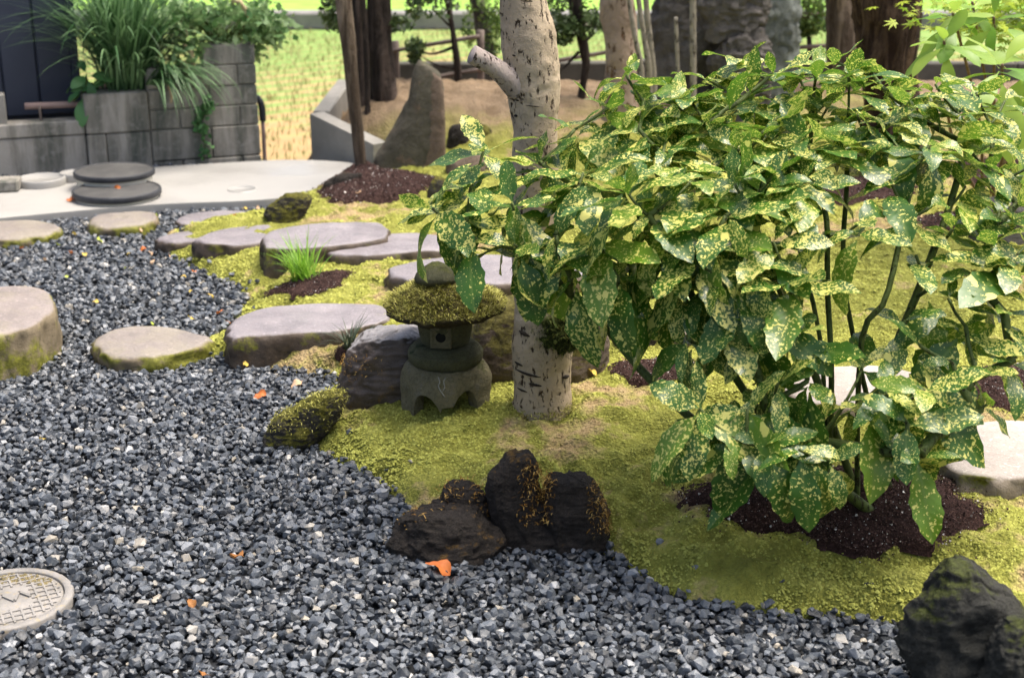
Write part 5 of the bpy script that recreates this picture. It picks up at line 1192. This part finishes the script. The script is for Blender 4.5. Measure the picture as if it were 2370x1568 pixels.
def addchain(start, pts, n):
    i = start; P = catmull(np.array([nodes[start]] + [np.asarray(p) for p in pts]), n); ids = [start]
    for p in P[1:]:
        nodes.append(p); parent_i.append(i); i = len(nodes) - 1; ids.append(i)
    chains.append(ids); return ids
bases = []
for k in range(9):
    a = k * 2.4; p = AC + np.array([math.cos(a) * 0.075 * math.sqrt(k / 8 + 0.1) * 1.6, math.sin(a) * 0.06, -0.02]); nodes.append(p); parent_i.append(-1); bases.append(k)
GU = [(4, [(1545, 918, 2.94), (1395, 750, 3.04), (1290, 648, 3.1), (1215, 540, 3.13)]), (1, [(1925, 900, 2.95), (1915, 660, 3.0), (1912, 500, 3.02), (1870, 345, 3.15)]), (2, [(1992, 800, 2.92), (2050, 690, 2.92), (2095, 500, 3.0), (2130, 360, 3.05)]),
      (3, [(2040, 900, 2.95), (2130, 660, 3.0), (2200, 470, 3.1), (2245, 300, 3.25)]), (5, [(1810, 1010, 2.78), (1745, 830, 2.82), (1680, 690, 2.85)]), (6, [(1720, 900, 2.92), (1640, 760, 2.92), (1560, 600, 2.96)]), (7, [(1900, 800, 3.05), (1850, 560, 3.2), (1870, 400, 3.3), (1885, 200, 3.32)]),
      (8, [(1960, 700, 3.1), (1960, 420, 3.2), (1965, 215, 3.3)]), (0, [(1880, 850, 3.0), (1760, 560, 3.1), (1700, 380, 3.2)])]
for b, pts in GU: addchain(b, [T(*p) for p in pts], 16)
leaves = []; tips = []
order = sorted(range(len(RS)), key=lambda i: np.linalg.norm(T(*RS[i][:3]) - AC))
for i in order:
    px, py, Y, sc, nl = RS[i]; p = T(px, py, Y)
    N = np.array(nodes); dd = np.linalg.norm(N - p, axis=1); cost = dd + 0.7 * np.linalg.norm(N[:, :2] - p[:2], axis=1) + np.where(N[:, 2] < p[2] - 0.03, 0, 0.6) + 0.12 * np.abs(N[:, 1] - p[1])
    j = int(np.argmin(cost)); q = N[j]; mid = (q + p) / 2; mid[:2] += (p[:2] - q[:2]) * 0.10
    ids = addchain(j, [mid, p], max(4, int(dd[j] / 0.03) + 3)); tips.append(ids[-1])
    out = p - (AC + np.array([0, 0, 0.25])); out[2] = max(out[2], 0) * 0.3
    ax = np.array([0, 0, 1.0]) + 0.55 * out / (np.linalg.norm(out) + 1e-6) + np.array([0, -0.22, 0]) + rng.normal(0, 0.12, 3)
    if py > 850: rosette(p, ax, nl, 0.165 * sc, leaves, 50, -38)
    elif px > 1780: rosette(p, ax * [0.6, 0.9, 1], nl + 1, 0.155 * sc, leaves, 42, 0, 0.2, (0.02, 0.08))
    elif py < 460: rosette(p, ax * [0.7, 1.0, 1], nl + 2, 0.165 * sc, leaves, 46, -6, 0.2, (0.03, 0.12))
    else: rosette(p, ax, nl + 1, 0.168 * sc, leaves, 40, -34, 0.25, (0.1, 0.3))
cnt = np.zeros(len(nodes))
for t in tips:
    i = t
    while i >= 0: cnt[i] += 1; i = parent_i[i]
for ids in chains:
    P = np.array([nodes[i] for i in ids]); r = 0.0033 * np.maximum(cnt[ids], 1) ** 0.42; r[0] = r[1] if len(r) > 1 else r[0]
    r = np.minimum(r, 0.0125)
    mb = MB(); tube(mb, P, r, 9, disp=lambda V: 0.0007 * fbm(V * 60, 2, 3)); mb.build('stem', M_STEM, shrub)
def near(i):
    p = leaves[i][0].translation; return p.y * 1.0 + 0.15 * rng.uniform() - 0.5 * leaves[i][1]
print('laurel leaves', len(leaves), 'joined', place_leaves(shrub, leaves, AM, AB, 0.15, 300, 'leaf', M_AUC, near))

# ------------------------------------------------------------------ lime shrub and maple at the upper right
LB = [leaf_mesh('', None, 0.15, w, a, 0.2, 0.003, False, 9, s, 0.95, 0.7, 0.1, tw) for s, (w, a, tw) in enumerate(((0.05, 0.5, 0.1), (0.056, 0.3, -0.1), (0.046, 0.8, 0.2)))]
LM = [b.mesh('leaf', M_LIME, uv=True) for b in LB]
base = atg(2345, 480); lime = root('lime_leaved_shrub', base); tag(lime, 'bright lime green shrub with whorled leaves at upper right', 'shrub')
lv = []
for k, (px, py, Y, sc, n) in enumerate(((2185, 95, 4.6, 1.05, 9), (2205, 30, 4.7, 1.0, 8), (2320, 150, 4.3, 1.35, 8), (2300, 40, 4.8, 1.0, 7), (2370, 250, 4.4, 1.1, 7), (2330, 275, 4.5, 0.95, 6), (2395, 130, 4.5, 1.2, 8), (2250, 5, 4.9, 1.0, 7), (2360, 330, 4.7, 0.9, 5))):
    p = T(px, py, Y); rosette(p, (rng.normal(0, 0.2) - 0.15, -0.35, 1), n, 0.165 * sc, lv, 60, -15)
    b = base + np.array([rng.normal(0, 0.06), rng.normal(0.15, 0.06), -0.01]); mid = (b * 0.5 + p * 0.5) + [rng.normal(0, 0.03), 0, -0.02]
    mb = MB(); tube(mb, catmull([b, mid, p], 14), np.linspace(0.008, 0.0045, 14), 8); mb.build('stem', M_STEMB, lime)
place_leaves(lime, lv, LM, LB, 0.15, 300, 'leaf', M_LIME)
# maple: each leaf a seven-lobed star
def maple_star():
    V = [(0, 0, 0)]; F = []
    for a, l in zip(np.linspace(-2.2, 2.2, 7), (0.45, 0.75, 0.95, 1.0, 0.95, 0.75, 0.45)):
        d = np.array([math.cos(a), math.sin(a), -0.15]); s = np.array([-math.sin(a), math.cos(a), 0]); i = len(V)
        V += [tuple(d * l * 0.4 + s * 0.12), tuple(d * l), tuple(d * l * 0.4 - s * 0.12)]; F.append((0, i + 2, i + 1, i))
    return np.array(V), np.array(F)
mv, mf = maple_star()
mr = T(2420, -60, 5.3); mbase = np.array([2.25, 5.6, float(H(2.25, 5.6)[0]) - 0.02]); mp = root('maple_tree', mbase); tag(mp, 'fine yellow green maple foliage hanging in the top right corner', 'tree')
mb = MB(); tube(mb, catmull([mbase, mbase + [-0.02, -0.1, 0.5], mr + [0.1, 0, 0.1], mr + [0.0, 0, 0.6]], 24), np.linspace(0.028, 0.010, 24), 10); mb.build('trunk', M_STEMB, mp)
nm_ = 620; c = np.concatenate([rng.normal(0, 1, (nm_ // 2, 3)) * [0.14, 0.12, 0.05] + T(2300, 20, 5.2), rng.normal(0, 1, (nm_ - nm_ // 2, 3)) * [0.16, 0.12, 0.06] + T(2360, 60, 5.1)])
W = (rndrot(nm_, 0.5) @ mv.T).transpose(0, 2, 1) * rng.uniform(0.028, 0.045, (nm_, 1, 1)) + c[:, None, :]
mb = MB(); mb.add(W.reshape(-1, 3), (np.arange(nm_)[:, None, None] * len(mv) + mf).reshape(-1, 4)); mb.build('crown', M_MAPLE, mp)
for k in range(5):
    mb = MB(); e = c[int(rng.integers(0, nm_))]; tube(mb, catmull([mr + [0, 0, 0.08], (mr + e) / 2 + [0, 0, 0.05], e], 10), np.linspace(0.007, 0.002, 10), 6); mb.build('branch', M_STEMB, mp)
# second far spotted laurel seedlings are absent; small white edged plant under the branches
VB = [leaf_mesh('', None, 0.06, 0.026, 0.5, 0.2, 0.002, False, 8, s, 0.8, 0.8, 0.08, 0.1) for s in (1, 2)]
VM = [b.mesh('leaf', M_VAR, uv=True) for b in VB]
b = atg(1540, 790); vp = root('white_edged_plant', b); tag(vp, 'small plant with white edged leaves under the shrub branches', 'plant'); lv = []
for k in range(9):
    p = b + np.array([rng.normal(0, 0.07), rng.normal(0, 0.05), rng.uniform(0.05, 0.15)]); rosette(p, (rng.normal(0, 0.3), -0.2, 1), 6, 0.065, lv, 60, -10)
    mb = MB(); tube(mb, catmull([b + rng.normal(0, 0.006, 3) * [1, 1, 0], (b + p) / 2, p], 8), 0.002, 6); mb.build('stem', M_STEM, vp)
place_leaves(vp, lv, VM, VB, 0.06, 300, 'leaf', M_VAR)
# grass tuft, lily turf
b = atg(706, 655); gt = root('grass_tuft', b); tag(gt, 'bright green grass tuft growing from the small soil bed', 'grass')
n = 150; az = rng.normal(math.pi, 1.4, n); mb = MB()
blades(mb, b + np.concatenate([rng.normal(0, 0.018, (n, 2)), np.zeros((n, 1))], 1), az, rng.uniform(0.10, 0.23, n), rng.uniform(0.004, 0.0075, n), rng.uniform(0.05, 0.7, n), rng.uniform(0.1, 1.1, n), 6)
tag(mb.build('grass_blades', M_GRASS, gt), kind='stuff')
b = atg(808, 816); gt = root('lily_turf', b); tag(gt, 'small dark lily turf tuft beside the wet grey rock', 'plant')
n = 60; mb = MB(); blades(mb, b + np.concatenate([rng.normal(0, 0.007, (n, 2)), np.zeros((n, 1))], 1), rng.uniform(0, 6.28, n), rng.uniform(0.09, 0.18, n), 0.0042, rng.uniform(0.05, 0.5, n), rng.uniform(0.6, 1.9, n), 7)
tag(mb.build('grass_blades', M_DGRASS, gt), kind='stuff')
# ------------------------------------------------------------------ plants on the block wall
def wp(px, py, off): 
    s, z = onw(px, py, off); return WA + wu * s + wn * off + np.array([0, 0, z])
b = wp(300, 212, -0.14); pg = root('pampas_grass', b); tag(pg, 'tall arching pampas grass overflowing the planter at left', 'pampas grass')
n = 760; az = rng.uniform(0, 6.28, n); mb = MB()
B = b + np.concatenate([rng.normal(0, 0.045, (n, 2)), np.full((n, 1), -0.02)], 1)
blades(mb, B, az, rng.uniform(0.35, 0.95, n), rng.uniform(0.011, 0.02, n), rng.uniform(0.02, 0.45, n), rng.uniform(0.3, 1.9, n), 9)
n2 = 130; az2 = rng.normal(math.atan2(wn[1], wn[0]) + 0.75, 0.4, n2)
blades(mb, wp(368, 196, 0.03) + np.concatenate([rng.normal(0, 0.035, (n2, 2)), np.zeros((n2, 1))], 1), az2, rng.uniform(0.26, 0.5, n2), rng.uniform(0.010, 0.016, n2), rng.uniform(0.3, 1.0, n2), rng.uniform(1.8, 2.4, n2), 9)
n3 = 150
blades(mb, wp(270, 120, -0.2) + np.concatenate([rng.normal(0, 0.05, (n3, 2)), np.zeros((n3, 1))], 1), rng.uniform(0, 6.28, n3), rng.uniform(0.4, 0.8, n3), rng.uniform(0.009, 0.016, n3), rng.uniform(0.05, 0.5, n3), rng.uniform(0.8, 2.2, n3), 9)
tag(mb.build('grass_blades', M_PAMPAS, pg), kind='stuff')
for px, py, dx, dy in ((428, 108, 22, 50), (412, 55, 22, 30), (388, 190, 8, 48), (540, 0, 40, 50), (418, 145, 14, 30)):
    p, q = wp(px, py, -0.02), wp(px + dx, py + dy, 0.0); mb = MB(); P = catmull([p + [0, 0, -0.03], p, (p + q) / 2 + [0.01, 0, 0.02], q], 14)
    tube(mb, P, 0.013 * np.sin(np.linspace(0.15, 3.0, 14)) + 0.002, 9, disp=lambda V: 0.004 * fbm(V * 70, 3, 5)); mb.build('plume', M_PLUME, pg)
    mb = MB(); tube(mb, catmull([b, (b + p) / 2 + [0, 0, 0.12], p], 14), 0.003, 6); mb.build('stalk', M_STEM, pg)
b = wp(510, 110, -0.12); wd = root('weed_bush', b); tag(wd, 'loose leafy weed bush on top of the block wall', 'bush')
C = []
for _ in range(40):
    e = wp(rng.uniform(385, 650), rng.uniform(15, 125), rng.uniform(-0.3, 0.04)); mb = MB(); tube(mb, catmull([b + rng.normal(0, 0.02, 3), (b + e) / 2 + [0, 0, 0.05], e], 10), np.linspace(0.005, 0.0015, 10), 6); mb.build('stem', M_STEM, wd)
    C.append(e + rng.normal(0, 0.045, (34, 3)) * [1, 1, 0.7])
mb = MB(); leafquads(mb, np.concatenate(C), rng.uniform(0.035, 0.075, 40 * 34), 0.5); tag(mb.build('leaf_mass', M_WEED, wd), kind='stuff')
BB = [leaf_mesh('', None, 0.14, 0.065, a, 0.2, 0.003, False, 8, s, 0.7, 0.7, 0.15, 0.1) for s, a in ((1, 0.5), (2, 0.9))]; BMs = [q.mesh('leaf', M_BROAD, uv=True) for q in BB]
b = wp(200, 235, -0.06); bp = root('broad_leaf_plant', b); tag(bp, 'small broad leaved plant between shed and planter', 'plant'); lv = []
for px, py in ((200, 172), (190, 205), (215, 200)): 
    p = wp(px, py, -0.02); rosette(p, (0.1, -0.5, 1), 6, 0.15, lv, 50, -35); mb = MB(); tube(mb, np.linspace(b, p, 5), 0.004, 6); mb.build('stem', M_STEM, bp)
place_leaves(bp, lv, BMs, BB, 0.14, 300, 'leaf', M_BROAD)
b = wp(472, 372, 0.03); iv = root('wall_ivy', b); tag(iv, 'thin green ivy shoot climbing the block wall', 'ivy')
path = [(472, 372), (474, 340), (468, 300), (455, 280), (478, 255), (482, 236)]
P = catmull([wp(a, c_, 0.03) for a, c_ in path], 30); mb = MB(); tube(mb, P, 0.003, 6); mb.build('stem', M_STEM, iv)
mb = MB(); leafquads(mb, P[rng.integers(4, 30, 130)] + rng.normal(0, 0.016, (130, 3)) + wn * 0.012, 0.035, 0.7); mb.build('leaf_mass', M_BROAD, iv)

# ------------------------------------------------------------------ stubble on the paddy
n = 26000; v = rng.uniform(7.8, 16.6, n); u = np.round(rng.uniform(-90, 90, n)) * 0.16; a = R(52)
Q = np.stack([rng.uniform(-7, 4.5, n), v], 1); rr = Q[:, 0] * math.cos(a) + Q[:, 1] * math.sin(a); rs_ = np.round(rr / 0.2) * 0.2 + rng.normal(0, 0.02, n)
Q = Q + (rs_ - rr)[:, None] * np.array([math.cos(a), math.sin(a)])
Q = np.concatenate([Q, np.full((n, 1), -0.352)], 1); fr, _, _ = inframe(Q, 150); Q = Q[fr & (Q[:, 1] > 7.75)]; n = len(Q)
mb = MB(); blades(mb, Q, rng.uniform(0, 6.28, n), rng.uniform(0.03, 0.09, n), 0.012, rng.uniform(0, 0.7, n), 0.4, 2)
tag(mb.build('rice_stubble', M_STUBT), 'cut rice stubble in rows across the paddy', 'stubble', kind='stuff')

# ------------------------------------------------------------------ fallen leaves
FB = [leaf_mesh('', None, 0.05, 0.03, a, f_, 0.006, False, 8, s, 0.7, 0.6, 0.12, tw) for s, (a, f_, tw) in enumerate(((1.0, 0.7, 0.3), (-0.8, -0.5, 0.5), (1.6, 0.9, -0.4)))]
FM = {c: [q.mesh('fallen_leaf', M_FL[c], uv=True) for q in FB] for c in M_FL}
def fallen_leaf(px, py, col, ln, label, group=None, dz=0.016, az=None, tilt=0.25):
    p = atg(px, py); p[2] += dz + (0.012 if dz > 0.015 else 0.004); k = int(rng.integers(0, 3)); o = bpy.data.objects.new('fallen_leaf', FM[col][k]); COL.objects.link(o)
    o.location = p; o.rotation_euler = (rng.normal(0, tilt), rng.normal(0, tilt), rng.uniform(0, 6.28) if az is None else az); s = ln / 0.05 * (0.85 if group is None else 0.7); o.scale = (s, s, s)
    tag(o, label, 'leaf', group)
for a in ((703, 905, 'pale', 0.055, 'large peach coloured fallen leaf on gravel near mossy rock', None, 0.022), (588, 944, 'orange', 0.05, 'bright orange fallen leaf on the middle of the gravel', None, 0.022), (566, 1322, 'brown', 0.055, 'curled brown leaf on open gravel in the foreground', None, 0.026),
          (985, 1338, 'orange', 0.075, 'long rust orange leaf at foot of the low black rock', None, 0.026), (570, 868, 'yellow', 0.035, 'yellow leaf on gravel below the long stepping stone', None, 0.02), (438, 1420, 'brown', 0.035, 'small golden brown leaf on gravel near the manhole', None, 0.024), (112, 1040, 'yellow', 0.025, 'small pale yellow leaf on the left gravel', None, 0.022),
          (1362, 1283, 'green', 0.05, 'small green leaf sprig at edge of moss and gravel', None, 0.03), (1350, 868, 'yellow', 0.05, 'pale yellow fallen leaf on moss beside the brown boulder', None, 0.012), (1432, 835, 'pale', 0.05, 'peach leaf on moss under the lowest shrub branch', None, 0.012),
          (238, 577, 'green', 0.05, 'lime green leaf on the far gravel', None, 0.022), (838, 465, 'pale', 0.05, 'peach leaf at the edge of the far soil mound', None, 0.03), (155, 493, 'orange', 0.06, 'orange leaf on the near edge of the white slab', None, 0.05), (270, 482, 'orange', 0.06, 'orange leaf resting beside the brown mossy stepping stone', None, 0.05),
          (490, 1600, 'brown', 0.03, 'tiny rust leaf on gravel near the bottom edge', None, 0.026), (525, 770, 'orange', 0.04, 'orange leaf against the long stepping stone left end', None, 0.03)):
    fallen_leaf(*a)
FAR = [(180, 560), (165, 600), (190, 605), (110, 620), (150, 660), (215, 720), (340, 590), (305, 605), (345, 600), (290, 640), (420, 660), (455, 650), (440, 690), (400, 615), (380, 480), (440, 475), (60, 590), (250, 530), (330, 555), (365, 510), (350, 535), (545, 515), (560, 500), (600, 505), (350, 765), (455, 760), (520, 740), (480, 700), (360, 620), (130, 580)]
for k, (px, py) in enumerate(FAR):
    fallen_leaf(px, py, ('yellow', 'orange', 'yellow', 'pale', 'green')[k % 5], 0.04 * rng.uniform(0.7, 1.2), 'tiny fallen leaf among the scatter on the far gravel', 'scattered leaves on the far gravel', 0.022)
